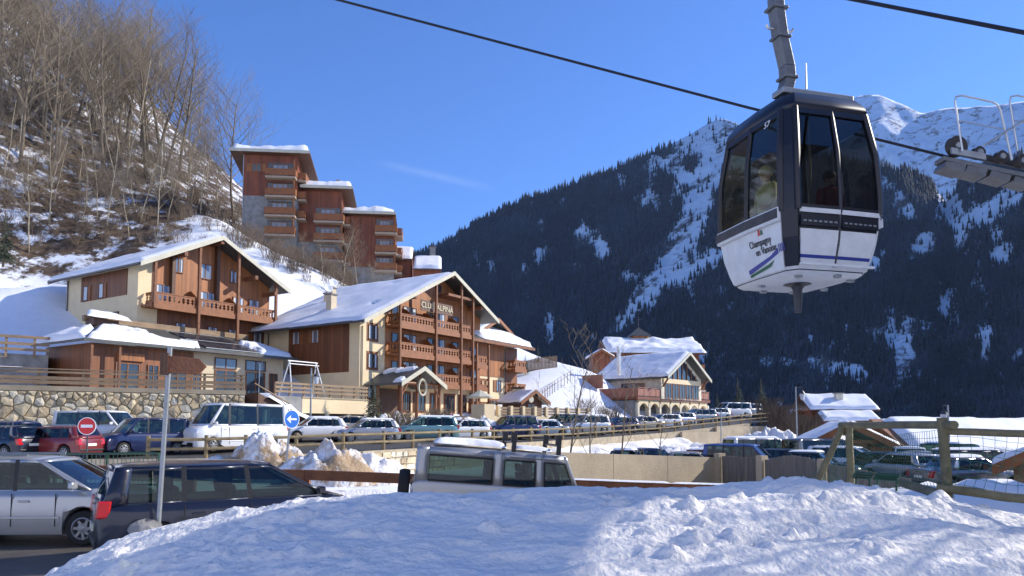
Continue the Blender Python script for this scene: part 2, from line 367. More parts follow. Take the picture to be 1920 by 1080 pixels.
# stones of the stretch that shows between the snow heaps
random.seed(3)
for i in (2, 3):
    a, b = V(FL[i]), V(FL[i + 1]); L = (b - a).length; d = (b - a) / L; nrm = V((d.y, -d.x, 0)).normalized()
    for k in range(4):
        t = random.uniform(0, .3); z0 = -.05 - .36 * k
        while t < L - .2:
            wd = random.uniform(.35, .85); h = random.uniform(.27, .34); q = MB()
            o = a + d * t + nrm * .33 + V((0, 0, z0 - h))
            pts = [o + V((0, 0, random.uniform(0, .06))), o + d * (wd - .05) + V((0, 0, random.uniform(0, .06))), o + d * (wd - .05 - random.uniform(0, .06)) + V((0, 0, h)), o + d * random.uniform(0, .08) + V((0, 0, h - random.uniform(0, .05)))]
            q.prism(pts, nrm * random.uniform(.06, .12)); q.build('stone', random.choice(['stone', 'stone_b', 'stone_c']), wall)
            t += wd
# lit cream wall at the far end of the lot
mb = MB(); a, b = V((15.5, 71, 0)), V((27, 81.8, 0)); d = (b - a).normalized(); nrm = V((d.y, -d.x, 0))
mb.box(a + nrm * .5 + V((0, 0, -4)), d * (b - a).length, nrm * .25, (0, 0, 3.5)); mb.box(a + d * 6 + nrm * .5 + V((0, 0, -.5)), d * ((b - a).length - 6), nrm * .25, (0, 0, .55))
tag(mb.build('concrete_wall', 'concrete', loc=(15.5, 71, -3)), 'sunlit cream retaining wall below the far end of the parking fence', 'wall')

# ---- shovelled snow thrown over the fence line: a long bank down to the lower lot
rows = []
for s in np.linspace(4.1, 6.25, 90):
    b = fl_at(s); i = int(s); d = V(FL[i + 1]) - V(FL[i]); nrm = V((d.y, -d.x, 0)).normalized(); f = min(1, (s - 4.1) / .25, (6.25 - s) / .15); f = max(0, f)
    row = []
    for k, w_ in enumerate(np.linspace(.25, 9, 26)):
        q = b + nrm * w_; h = b.z - .05 - (1.5 - 1.2 * f) - (b.z + 2.9) * (w_ / 9) ** .8
        row.append((q.x, q.y, h + f * .5 * float(fbm(np.array(q.x / 1.1), np.array(q.y / 1.1), 4, 77)) * min(1, w_)))
    rows.append(row)
mb = MB(); mb.grid(np.array(rows)); kind(mb.build('snow_slope', 'snow_rough', smooth='all'), 'structure')
# ---- lower parking lot
mb = MB(); mb.grid(np.array([[(x, y, -2.68 + .03 * math.sin(x * .7 + y)) for y in np.linspace(24, 72, 14)] for x in np.linspace(0.5, 46, 14)])); kind(mb.build('lower_parking_lot', 'asphalt', smooth='all'), 'structure')

# ================================================================ MOUNTAINS
def interp(tab, x):
    t = np.array(tab, float); return np.interp(x, t[:, 0], t[:, 1])
M1R = [(-200,760),(300,690),(500,610),(700,520),(800,475),(850,447),(900,418),(950,393),(1000,374),(1050,356),(1100,338),(1150,322),(1190,302),(1215,290),(1245,278),(1270,266),(1300,250),(1322,236),(1345,224),(1362,224),(1385,232),(1420,258),(1480,285),(1550,300),(1640,316),(1700,320),(1745,345),(1772,380),(1800,352),(1850,318),(1920,298),(2100,240),(2400,200)]
M1D = [(-200,2600),(700,2350),(1345,2100),(1640,1500),(1920,1250),(2400,1050)]
M1B = [(-200,2100),(700,1950),(1000,1600),(1345,1180),(1640,850),(1920,720),(2400,560)]
def project(P):
    c, s = math.cos(PITCH), math.sin(PITCH)
    f = P[..., 1] * c + P[..., 2] * s; u = -P[..., 1] * s + P[..., 2] * c
    return 960 + FPX * P[..., 0] / f, PPY - FPX * u / f
def ridge_mesh(S, Rt, Dt, Bt, vs_, amp, seed, back=.35, basez=-24, ex=1.12):
    out = np.zeros((len(S), len(vs_), 3))
    for i, s in enumerate(S):
        R = np.array(at(s, interp(Rt, s), interp(Dt, s))); B = np.array(at(s, 800, interp(Bt, s))); B[2] = basez
        for j, v in enumerate(vs_):
            if v <= 1: q = B + (R - B) * v; q[2] = B[2] + (R[2] - B[2]) * v ** ex
            else: q = R + (R - B) * (v - 1) * .8; q[2] = R[2] - (R[2] - B[2]) * (v - 1) * 1.2
            out[i, j] = q
    env = np.clip(np.array(vs_) * 5, 0, 1) * np.clip(.22 + (1 - np.clip(np.array(vs_), 0, 1)) * 4, 0, 1)
    X = out[..., 0]; Y = out[..., 1]
    n = fbm(X / 320, Y / 320, 5, seed, .5) + .5 * (1 - 2 * np.abs(fbm(X / 170, Y / 420, 4, seed + 40)))
    out[..., 2] += amp * env[None, :] * n
    return out
S1 = np.linspace(-200, 2400, 760); V1 = np.concatenate([np.linspace(0, 1, 230), np.linspace(1.02, 1.4, 10)])
MP = ridge_mesh(S1, M1R, M1D, M1B, V1, 42, 21)
PX, PY = project(MP)
def segdist(px, py, poly):
    best = np.full(px.shape, 9.0)
    for (x0, y0, w0), (x1, y1, w1) in zip(poly[:-1], poly[1:]):
        dx, dy = x1 - x0, y1 - y0; t = np.clip(((px - x0) * dx + (py - y0) * dy) / (dx * dx + dy * dy), 0, 1)
        best = np.minimum(best, np.hypot(px - x0 - t * dx, py - y0 - t * dy) / (w0 + (w1 - w0) * t))
    return best
def snowmask(px, py):
    n1 = fbm(px / 26, py / 34, 4, 61); n2 = fbm(px / 70, py / 55, 4, 71)
    g = segdist(px, py, [(1352, 225, 36), (1325, 320, 28), (1305, 400, 25), (1272, 470, 24), (1222, 540, 22), (1172, 600, 12), (1148, 630, 5)])
    m = (g < 1 + .6 * n1)
    m |= (segdist(px, py, [(1400, 470, 14), (1340, 480, 14), (1270, 530, 16)]) < 1 + .5 * n1)
    tl = np.interp(px, [1150, 1200, 1260, 1300, 1380, 1420, 1500, 1640], [250, 276, 280, 300, 335, 310, 285, 300])
    m |= (py < tl + 18 * n1) & (px > 1170)
    e = ((px - 1215) / 95) ** 2 + ((py - 345) / 70) ** 2
    m |= (n1 + .25 * n2 > .16 + .5 * np.maximum(e - .4, 0)) & (e < 1.5)
    for (cx, cy, rx, ry, sl) in [(1440, 676, 48, 9, .1), (1560, 688, 36, 10, .15), (1772, 575, 12, 42, 0), (1690, 672, 14, 42, .1), (1725, 470, 26, 22, -.5), (1870, 392, 60, 22, -.4), (1905, 355, 40, 20, -.4),
                             (1800, 440, 12, 30, -.3), (1690, 395, 20, 18, .3), (1640, 500, 16, 14, 0), (1880, 480, 18, 20, -.4), (1700, 620, 10, 25, .3), (1610, 700, 20, 12, .3), (1060, 770, 5, 30, 0), (1185, 522, 20, 8, 0), (985, 505, 8, 16, .2), (1010, 480, 9, 14, 0), (1030, 620, 8, 26, 0), (1090, 440, 10, 12, 0), (1130, 470, 12, 16, 0), (860, 560, 6, 14, 0), (1780, 380, 22, 50, .1), (1660, 350, 26, 14, .5)]:
        dx = px - cx; dy = py - cy - sl * dx
        m |= ((dx / rx) ** 2 + (dy / ry) ** 2) < 1.3 + 2.0 * n1
    dens = np.where(px > 1400, .50, .56)
    m |= (n1 * .75 + n2 * .45 > dens)
    n3 = fbm(px / 9 + 40, py / 42, 3, 83); m |= (n3 + .35 * n2 > .42)
    return m.astype(float)
SM = sum(snowmask(PX + a, PY + b) for a, b in ((0, 0), (7, 3), (-7, 2), (2, 8), (-3, -8), (5, -6))) / 6
def mountain_mat(name, floor_lo, floor_hi):
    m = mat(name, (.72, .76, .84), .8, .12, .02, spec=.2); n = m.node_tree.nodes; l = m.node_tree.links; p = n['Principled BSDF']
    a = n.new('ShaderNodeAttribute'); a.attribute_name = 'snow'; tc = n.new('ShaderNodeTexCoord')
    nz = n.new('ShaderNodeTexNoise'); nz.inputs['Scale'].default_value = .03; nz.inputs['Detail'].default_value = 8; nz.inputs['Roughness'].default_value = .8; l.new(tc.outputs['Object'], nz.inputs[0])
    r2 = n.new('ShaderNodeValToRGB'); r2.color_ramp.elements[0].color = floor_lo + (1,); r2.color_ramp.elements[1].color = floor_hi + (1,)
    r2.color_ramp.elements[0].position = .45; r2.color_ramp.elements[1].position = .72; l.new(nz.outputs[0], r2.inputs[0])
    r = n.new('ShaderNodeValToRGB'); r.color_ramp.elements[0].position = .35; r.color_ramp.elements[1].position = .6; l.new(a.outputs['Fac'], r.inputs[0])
    # bare rock breaking through the snow
    n3 = n.new('ShaderNodeTexNoise'); n3.inputs['Scale'].default_value = .012; n3.inputs['Detail'].default_value = 9; n3.inputs['Roughness'].default_value = .75; l.new(tc.outputs['Object'], n3.inputs[0])
    r3 = n.new('ShaderNodeValToRGB'); r3.color_ramp.elements[0].position = .53; r3.color_ramp.elements[1].position = .60; l.new(n3.outputs[0], r3.inputs[0])
    mk = n.new('ShaderNodeMix'); mk.data_type = 'RGBA'; l.new(r3.outputs[0], mk.inputs[0]); l.new(p.inputs['Base Color'].links[0].from_socket, mk.inputs[6]); mk.inputs[7].default_value = (.10, .09, .085, 1)
    mx = n.new('ShaderNodeMix'); mx.data_type = 'RGBA'; l.new(r.outputs[0], mx.inputs[0]); l.new(r2.outputs[0], mx.inputs[6]); l.new(mk.outputs[2], mx.inputs[7]); l.new(mx.outputs[2], p.inputs['Base Color'])
    b = n.new('ShaderNodeBump'); b.inputs['Distance'].default_value = 45; b.inputs['Strength'].default_value = .7; l.new(n3.outputs[0], b.inputs['Height']); l.new(b.outputs[0], p.inputs['Normal'])
    return m
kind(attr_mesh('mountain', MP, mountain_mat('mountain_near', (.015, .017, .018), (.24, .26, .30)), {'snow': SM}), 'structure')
M2R = [(1100,330),(1300,290),(1450,240),(1550,205),(1610,178),(1650,180),(1700,204),(1728,215),(1780,208),(1850,200),(1920,193),(2100,160),(2400,150)]
MP2 = ridge_mesh(np.linspace(1100, 2400, 180), M2R, [(1100, 6800), (1610, 5400), (2400, 3300)], [(1100, 5200), (1610, 3600), (2400, 1900)], np.concatenate([np.linspace(0, 1, 90), np.linspace(1.03, 1.4, 8)]), 110, 33, basez=60, ex=1.0)
kind(attr_mesh('snow_mountain', MP2, mountain_mat('mountain_far', (.05, .05, .05), (.1, .1, .1)), {'snow': np.ones(MP2.shape[:2])}), 'structure')

# ---- the wood on the mountain: one mass of conifers
rng = np.random.default_rng(5)
def forest(N, name):
    a = rng.random(N) * (len(S1) - 1.01); b = rng.random(N) ** .8 * 229
    # favour the columns in view
    a = np.interp(rng.random(N), [0, .03, .97, 1], [180, 263, 631, len(S1) - 2]) if True else a
    i = a.astype(int); j = b.astype(int); fa = (a - i)[:, None]; fb = (b - j)[:, None]
    Q = MP[i, j] * (1 - fa) * (1 - fb) + MP[i + 1, j] * fa * (1 - fb) + MP[i, j + 1] * (1 - fa) * fb + MP[i + 1, j + 1] * fa * fb
    px, py = project(Q); sm = snowmask(px + rng.normal(0, 5, N), py + rng.normal(0, 5, N))
    keep = (rng.random(N) > sm * .965) & (py < 815) & (px > 560)
    Q = Q[keep]; n = len(Q)
    h = (8 + 17 * rng.random(n) ** 1.3) * np.clip(Q[:, 1] / 1500, .55, 1.15); r = h * (.13 + .06 * rng.random(n)); rot = rng.random(n) * 6.28
    vs_, fs_ = [], []
    k = 5
    for tier, (zb, zt, rr) in enumerate([(.08, .66, 1.0), (.45, 1.0, .62)]):
        base = len(vs_)
        for q in range(k):
            ang = rot + q * 2 * math.pi / k + tier * .6
            vs_.append(np.stack([Q[:, 0] + np.cos(ang) * r * rr, Q[:, 1] + np.sin(ang) * r * rr, Q[:, 2] + h * zb], -1))
        vs_.append(np.stack([Q[:, 0], Q[:, 1], Q[:, 2] + h * zt], -1))
        for q in range(k): fs_.append((base + q, base + (q + 1) % k, base + k))
    VV = np.stack(vs_, 1); nvp = VV.shape[1]
    FF = (np.array(fs_)[None] + (np.arange(n) * nvp)[:, None, None]).reshape(-1, 3)
    me = bpy.data.meshes.new(name); me.vertices.add(n * nvp); me.vertices.foreach_set('co', VV.reshape(-1).astype(np.float32))
    me.loops.add(FF.size); me.loops.foreach_set('vertex_index', FF.reshape(-1).astype(np.int32))
    me.polygons.add(len(FF)); me.polygons.foreach_set('loop_start', np.arange(0, FF.size, 3, dtype=np.int32)); me.polygons.foreach_set('loop_total', np.full(len(FF), 3, np.int32))
    me.update(calc_edges=True); me.materials.append(MATS['needles_far'])
    o = bpy.data.objects.new(name, me); COL.objects.link(o); kind(o, 'stuff'); tag(o, 'dark conifer forest covering the shaded mountainside', 'forest'); return n
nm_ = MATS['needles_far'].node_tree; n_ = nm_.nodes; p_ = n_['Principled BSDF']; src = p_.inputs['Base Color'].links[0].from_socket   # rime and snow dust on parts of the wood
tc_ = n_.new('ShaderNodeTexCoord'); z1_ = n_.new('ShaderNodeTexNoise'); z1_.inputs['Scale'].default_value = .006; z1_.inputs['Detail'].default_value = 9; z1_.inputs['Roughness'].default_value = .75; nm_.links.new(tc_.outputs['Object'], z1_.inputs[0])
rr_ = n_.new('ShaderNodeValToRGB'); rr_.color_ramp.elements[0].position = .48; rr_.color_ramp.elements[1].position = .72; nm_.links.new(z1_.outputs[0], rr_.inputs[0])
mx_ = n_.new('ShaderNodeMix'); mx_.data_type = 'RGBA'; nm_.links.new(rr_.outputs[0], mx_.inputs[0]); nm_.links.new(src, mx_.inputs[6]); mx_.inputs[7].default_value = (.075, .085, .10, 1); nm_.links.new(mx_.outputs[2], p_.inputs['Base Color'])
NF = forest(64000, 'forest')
# ================================================================ BUILDING PARTS
def snow_sheet(parent, A, B, C, D, thick, nu=24, nv=16, seed=0, mask=None, name='snow_cover', m='snow', wav=.25):
    """snow lying on the parallelogram A-B-C-D (A,B along one edge; D,C along the opposite), rounded at its rim"""
    A, B, C, D = V(A), V(B), V(C), V(D); up = (B - A).cross(D - A).normalized()
    if up.z < 0: up = -up
    LU = (B - A).length; LV = (D - A).length
    U, W = np.meshgrid(np.linspace(0, 1, nu), np.linspace(0, 1, nv), indexing='ij')
    eu = np.minimum(U, 1 - U) * LU; ev = np.minimum(W, 1 - W) * LV
    e = np.clip(np.minimum(eu, ev) / max(.28, thick), 0, 1); prof = np.sqrt(1 - (1 - e) ** 2)
    n = fbm(U * LU / 2.2 + seed * 3.1, W * LV / 2.2, 3, seed)
    h = thick * prof * (1 + wav * n * 1.6)
    if mask is not None:
        mk = mask(U, W, fbm(U * LU / 1.6 + seed, W * LV / 1.6, 4, seed + 9)); h = h * np.clip(mk, 0, 1) - .06 * (mk <= 0.02)
    jit = .12 * vnoise(U * LU * 1.1 + seed, W * LV * 1.1, seed + 3) * (1 - e)
    P = np.zeros((nu, nv, 3))
    for k in range(3):
        P[..., k] = (A[k] * (1 - U) + B[k] * U) * (1 - W) + (D[k] * (1 - U) + C[k] * U) * W + up[k] * (h + .012)
    P[..., 2] += jit * 0
    dirv = (D - A).normalized()
    for k in range(3): P[..., k] += dirv[k] * jit
    b = MB(); b.grid(P); o = b.build(name, m, parent, smooth='all', fix=True)
    # normals up
    if sum(p.normal.dot(up) for p in o.data.polygons) < 0: o.data.flip_normals()
    return o

def gable_roof(F, parent, tL, tR, tp, zp, slope, of, ob, th=.22, snow=.35, seed=1, mask=None, roofm='slate', fascia='fascia', snow_sides=(1, 1), tiles=True):
    zl = zp - slope * (tp - tL); zr = zp - slope * (tR - tp); d = V((0, 0, th))
    b = MB()
    b.prism([F.p(tL, of, zl), F.p(tp, of, zp), F.p(tp, of, zp - th), F.p(tL, of, zl - th)], F.n * (ob - of))
    b.prism([F.p(tp, of, zp), F.p(tR, of, zr), F.p(tR, of, zr - th), F.p(tp, of, zp - th)], F.n * (ob - of))
    r = b.build('roof', roofm, parent)
    for nm, a, c in (('barge_board', (tL, zl), (tp, zp)), ('barge_board', (tp, zp), (tR, zr))):
        for oo in (of, ob - .08):
            q = MB(); q.prism([F.p(a[0], oo, a[1] + .07), F.p(c[0], oo, c[1] + .07), F.p(c[0], oo, c[1] - .34), F.p(a[0], oo, a[1] - .34)], F.n * .08); q.build(nm, fascia, parent)
    for t_, z_ in ((tL, zl), (tR, zr)):
        q = MB(); q.tube([F.p(t_ + (-.06 if t_ == tL else .06), of - .1, z_ - .12), F.p(t_ + (-.06 if t_ == tL else .06), ob + .1, z_ - .12)], .08, 6); q.build('gutter', 'gutter', parent)
    if snow:
        if snow_sides[0]: snow_sheet(parent, F.p(tL + .02, of - .02, zl), F.p(tL + .02, ob + .02, zl), F.p(tp, ob + .02, zp), F.p(tp, of - .02, zp), snow, 40, 34, seed, mask)
        if snow_sides[1]: snow_sheet(parent, F.p(tR - .02, of - .02, zr), F.p(tR - .02, ob + .02, zr), F.p(tp, ob + .02, zp), F.p(tp, of - .02, zp), snow, 30, 20, seed + 1, mask)
    return r

def window(F, t, z, w_, h, parent, o=0.0, cols=2, fm='wood_brown', pane='pane', surround=None, shutters=None, sm='wood_rail', curtain=False, name='window'):
    b = MB(); fw = .07
    if surround: MB().fbox(F, t - w_ / 2 - .18, t + w_ / 2 + .18, o + .002, o + .025, z - h / 2 - .18, z + h / 2 + .18).build('window_surround', surround, parent)
    b.fbox(F, t - w_ / 2, t + w_ / 2, o + .003, o + .09, z + h / 2 - fw, z + h / 2); b.fbox(F, t - w_ / 2, t + w_ / 2, o + .003, o + .12, z - h / 2, z - h / 2 + fw)
    b.fbox(F, t - w_ / 2, t - w_ / 2 + fw, o + .003, o + .088, z - h / 2 + fw, z + h / 2 - fw); b.fbox(F, t + w_ / 2 - fw, t + w_ / 2, o + .003, o + .088, z - h / 2 + fw, z + h / 2 - fw)
    for k in range(1, cols):
        c = t - w_ / 2 + w_ * k / cols; b.fbox(F, c - .035, c + .035, o + .003, o + .084, z - h / 2 + fw, z + h / 2 - fw)
    wo = b.build(name, fm, parent)
    MB().fbox(F, t - w_ / 2 + .03, t + w_ / 2 - .03, o + .004, o + .04, z - h / 2 + .03, z + h / 2 - .03).build('pane', pane, wo)
    if curtain:
        for s in (-1, 1): MB().fbox(F, t + s * w_ * .36 - w_ * .1, t + s * w_ * .36 + w_ * .1, o + .0405, o + .046, z - h / 2 + .08, z + h / 2 - .08).build('curtain', 'curtain', wo)
    if shutters:
        for s in shutters:
            c = t + s * (w_ / 2 + w_ * .27 + .02); MB().fbox(F, c - w_ * .26, c + w_ * .26, o + .003, o + .07, z - h / 2, z + h / 2).build('shutter', sm, parent)
    return wo

def plank_panel(b, F, t0, t1, o, z0, z1, pitch=.40, th=.035):
    """fretwork balustrade: waisted planks that leave lozenge shaped holes"""
    n = max(1, int(round((t1 - t0) / pitch))); p = (t1 - t0) / n; H = z1 - z0
    for k in range(n):
        a = t0 + k * p; c = a + p / 2; e = p * .485; wst = p * .11
        prof = [(-e, 0), (e, 0), (e, H * .18), (wst, H * .38), (e * .8, H * .5), (wst, H * .64), (e, H * .84), (e, H), (-e, H), (-e, H * .84), (-wst, H * .64), (-e * .8, H * .5), (-wst, H * .38), (-e, H * .18)]
        b.prism([F.p(c + x, o, z0 + y) for x, y in prof], F.n * -th)

def balustrade(F, t0, t1, o, zf, parent, H=1.0, m='wood_rail', side0=None, side1=None, depth=1.6, solid=False, pitch=.42):
    """front railing of one balcony bay, with optional returns to the wall"""
    b = MB()
    b.fbox(F, t0, t1, o - .05, o + .05, zf + H - .08, zf + H); b.fbox(F, t0, t1, o - .04, o + .04, zf + .10, zf + .2)
    if solid: b.fbox(F, t0 + .01, t1 - .01, o - .02, o + .02, zf + .2, zf + H - .08)
    else: plank_panel(b, F, t0 + .02, t1 - .02, o + .018, zf + .2, zf + H - .08, pitch)
    for sd_, t_ in ((side0, t0), (side1, t1)):
        if sd_:
            G = Fr(F.p(t_, o - depth, 0), F.n); b.fbox(G, 0.02, depth - .06, -.04, .04, zf + H - .081, zf + H - .001); b.fbox(G, 0.02, depth - .06, -.03, .03, zf + .1, zf + .2)
            if solid: b.fbox(G, .02, depth - .06, -.02, .02, zf + .2, zf + H - .081)
            else: plank_panel(b, G, .05, depth - .08, .018, zf + .2, zf + H - .08, pitch)
    return b.build('balustrade', m, parent)

def slab(F, t0, t1, o0, o1, zf, parent, m='wood_rail', th=.22, edge='wood_rail'):
    MB().fbox(F, t0, t1, o0, o1 - .06, zf - th, zf).build('balcony_floor', m, parent)
    return MB().fbox(F, t0 - .03, t1 + .03, o1 - .058, o1 + .03, zf - th - .12, zf + .09).build('edge_board', edge, parent)

def post(F, t, o, z0, z1, parent, w_=.2, m='wood_beam', name='post'):
    return MB().fbox(F, t - w_ / 2, t + w_ / 2, o - w_ / 2, o + w_ / 2, z0, z1).build(name, m, parent)

def text_mesh(name, s, size, m, parent, F, t, o, z, depth=.02, shear=0.0, tilt=0.0, base=None, sx=1.0):
    cu = bpy.data.curves.new(name, 'FONT'); cu.body = s; cu.size = size; cu.extrude = depth / 2; cu.align_x = 'CENTER'; cu.align_y = 'CENTER'; cu.shear = shear; cu.resolution_u = 3
    tmp = bpy.data.objects.new('tmp', cu); COL.objects.link(tmp); bpy.context.view_layer.update()
    me = bpy.data.meshes.new_from_object(tmp.evaluated_get(bpy.context.evaluated_depsgraph_get())); bpy.data.objects.remove(tmp)
    ct, st = math.cos(tilt), math.sin(tilt)
    off = OFF.get(parent.name, V((0, 0, 0)))
    up = V((0, 0, 1)) if base is None else base
    for v in me.vertices:
        x, y = v.co.x * sx, v.co.y; x, y = x * ct - y * st, x * st + y * ct
        v.co = F.p(t + x, o + v.co.z, z) + up * y - off
    me.materials.clear(); me.materials.append(MATS[m]); o_ = bpy.data.objects.new(name, me); COL.objects.link(o_); o_.parent = parent; OFF[o_.name] = off
    return o_

U33 = (math.sin(math.radians(33)), math.cos(math.radians(33)))
# ================================================================ CLUB ALPINA HOTEL
H = Fr((-13.53, 66, 0), U33); hotel = root('hotel', 'large cream and timber hotel with fretwork balconies and its name on the gable', 'hotel', H.p(8, -5, 0))
HD = 13.0; tp, zp, sl = 11.2, 15.55, .5
def hz(t): return zp - .25 - sl * abs(t - tp)
MB().prism([H.p(0, 0, -1), H.p(18.4, 0, -1), H.p(18.4, 0, hz(18.4)), H.p(tp, 0, hz(tp)), H.p(0, 0, hz(0))], H.n * -HD).build('wall', 'cream', hotel)
MB().prism([H.p(3.25, .004, 4.0), H.p(18.35, .004, 4.0), H.p(18.35, .004, hz(18.35)), H.p(tp, .004, hz(tp) - .02), H.p(3.25, .004, hz(3.25))], H.n * .05).build('timber_cladding', 'wood_orange', hotel)
HS = H.left(HD)
MB().fbox(HS, HD - 9.3, HD - 1.3, .003, .06, 4.9, hz(0) - .25).build('timber_cladding', 'wood_clad', hotel)
def hotel_mask(U, W, n): return np.where(n > .62, 0, 1.0) * (1 - .35 * np.clip(n, 0, 1))
gable_roof(H, hotel, -1.5, 19.2, tp, zp, sl, 1.95, -HD - 1, snow=.2, seed=4, mask=hotel_mask)
for k, (tt, zz) in enumerate([(-5.6, 8.35), (-8.2, 8.35)]):
    window(HS, HD + tt, zz, .95, 1.25, hotel, .06, 2, shutters=(1,) if k else (-1,), curtain=True)
for zz in (8.55, 5.95, 3.2): window(H, 1.6, zz, 1.15, 1.35, hotel, 0, 2, fm='wood_dark', pane='pane_dark', surround='wood_rail', curtain=True)
floors = [9.4, 6.75, 4.1]; bays = [3.35, 3.8, 8.7, 12.8, 14.8]
for fi, zf in enumerate(floors):
    slab(H, 3.3, 14.9, .05, 1.62, zf, hotel)
    bs = [3.4, 8.7, 12.8, 14.8]
    for i in range(3): balustrade(H, bs[i] + .1, bs[i + 1] - .1, 1.55, zf, hotel, 1.05, side0=(i == 0), side1=(i == 2), depth=1.5)
    # doors and windows behind the balconies
    for tt, ww, kindw in [(4.5, .9, 0), (6.6, 1.9, 1), (9.7, .9, 0), (11.2, 1.7, 1), (13.8, 1.0, 0)]:
        if zf > 9 and (tt < 4.6 or tt > 13.5) and False: continue
        window(H, tt, zf + 1.1, ww, 2.0 if kindw else 1.9, hotel, .055, 2 if kindw else 1, fm='wood_dark', pane='pane' if kindw else 'pane_dark', curtain=bool(kindw))
    for tt in (5.5, 8.7, 12.8):   # partition between rooms
        MB().prism([H.p(tt, .06, zf + .02), H.p(tt, 1.45, zf + .02), H.p(tt, 1.45, zf + 1.05), H.p(tt, .5, zf + 1.75), H.p(tt, .06, zf + 1.8)], H.u * .05).build('balcony_partition', 'wood_rail', hotel)
for tt in (3.45, 8.7, 12.8, 14.8): post(H, tt, 1.66, 1.0, hz(tt) + .1, hotel, .2, 'wood_beam')
for tt in (16.0, 18.2): post(H, tt, 1.3, 1.0, 9.3, hotel, .18, 'wood_beam')
for zf in (6.5, 4.1, 1.6):
    slab(H, 15.9, 18.3, .05, 1.3, zf, hotel); balustrade(H, 16.1, 18.1, 1.22, zf, hotel, 1.05, side0=True, side1=True, depth=1.15)
    window(H, 17.1, zf + 1.05, 1.3, 1.9, hotel, .055, 2, fm='wood_dark')
for zz in (14.0,): window(H, 11.0, zz, .8, .8, hotel, .055, 1, fm='wood_dark', pane='pane_dark')
# ridge beams under the overhang
for tt, zz in [(tp, zp - .65), (5.5, zp - .65 - sl * 5.7), (16.2, zp - .65 - sl * 5)]: MB().fbox(H, tt - .16, tt + .16, -.2, 1.85, zz, zz + .36).build('roof_beam', 'wood_beam', hotel)
MB().fbox(H, 10.6, 14.6, .0, 1.7, 13.1, 13.35).build('roof_beam', 'wood_beam', hotel)
# name board
mat('letter', (.62, .54, .36), .6, .1, 4)
sb = MB().fbox(H, 6.75, 11.7, 1.30, 1.36, 11.15, 12.2).build('sign_board', 'wood_dark', hotel)
text_mesh('lettering', 'CLUB  ALPINA', .78, 'letter', hotel, H, 9.2, 1.40, 11.68, .04, sx=1.0)
# ground floor: windows, doors
for tt, ww in [(8.2, 1.6), (10.6, 1.3), (13.0, 1.6), (15.2, 1.2), (17.4, 1.6), (6.3, 1.0)]: window(H, tt, 2.35, ww, 1.7, hotel, 0, 3, fm='wood_dark', pane='pane_dark', surround='wood_rail')
# chimneys and dishes on the long slope
def chimney(F, t, o, z0, z1, parent, w_=.7):
    b = MB().fbox(F, t - w_ / 2, t + w_ / 2, o - w_ / 2, o + w_ / 2, z0, z1); c = b.build('chimney', 'cream_dull', parent)
    MB().fbox(F, t - w_ * .65, t + w_ * .65, o - w_ * .65, o + w_ * .65, z1 + .003, z1 + .14).build('chimney_cap', 'concrete_grey', c)
chimney(H, 2.2, -6.0, 10.2, 12.6, hotel)
for tt, oo in ((5.9, -10.5), (8.0, -12.0)):
    z_ = zp - sl * (tp - tt); chimney(H, tt, oo, z_ - .3, z_ + .8, hotel, .55)
    dsh = MB(); dsh.lathe(H.p(tt, oo + .1, z_ + 1.45), (.5, -.8, .35), [(.02, -.10), (.25, -.075), (.42, -.02), (.48, .03), (.46, .035), (.25, -.06), (.02, -.08)], 18); dsh.build('satellite_dish', 'white_paint', hotel, smooth=True)
    MB().tube([H.p(tt, oo, z_ + .9), H.p(tt, oo, z_ + 1.4)], .035, 6).build('dish_mast', 'metal_grey', hotel)
MB().tube([H.p(.25, .08, 9.0), H.p(.25, .08, .5)], .05, 6).build('downpipe', 'gutter', hotel)
MB().tube([HS.p(HD - 12.2, .1, 9.1), HS.p(HD - 12.2, .1, 5)], .05, 6).build('downpipe', 'gutter', hotel)
# ---- entrance canopy
cn = root('entrance_canopy', 'log entrance canopy with snow on its gable roof before the hotel door', 'canopy', H.p(3.6, 2, 1.3))
gable_roof(H, cn, .6, 6.9, 3.7, 5.35, .5, 4.4, .05, .16, snow=.16, seed=9, mask=lambda U, W, n: np.where(n + .5 * W > .25, 1.0, 0))
for tt in (1.1, 6.4):
    for oo in (3.9, 1.2): MB().tube([H.p(tt, oo, .6), H.p(tt + .05, oo, 3.75)], [.17, .14], 8).build('post', 'wood_brown', cn, smooth=True)
    MB().tube([H.p(tt, 3.9, 2.6), H.p(tt + (1.1 if tt < 3 else -1.1), 3.9, 4.1)], .09, 7).build('brace', 'wood_brown', cn)
MB().tube([H.p(.7, 3.9, 3.85), H.p(6.8, 3.9, 3.85)], .13, 8).build('tie_beam', 'wood_brown', cn)
MB().tube([H.p(3.7, 3.9, 3.85), H.p(3.7, 3.9, 5.1)], .11, 8).build('king_post', 'wood_brown', cn)
MB().fbox(H, 2.2, 5.2, .06, .12, 1.2, 3.5).build('door', 'wood_dark', cn)
wr = MB(); 
for k in range(24):
    a0, a1 = k / 24 * 6.283, (k + 1) / 24 * 6.283
    wr.tube([H.p(3.7 + .55 * math.cos(a0), 4.15, 3.5 + .7 * math.sin(a0)), H.p(3.7 + .55 * math.cos(a1), 4.15, 3.5 + .7 * math.sin(a1))], .12, 5)
tag(wr.build('straw_wreath', 'fascia', loc=H.p(3.7, 4.15, 3.5)), 'pale ring wreath hanging under the entrance canopy gable', 'wreath')
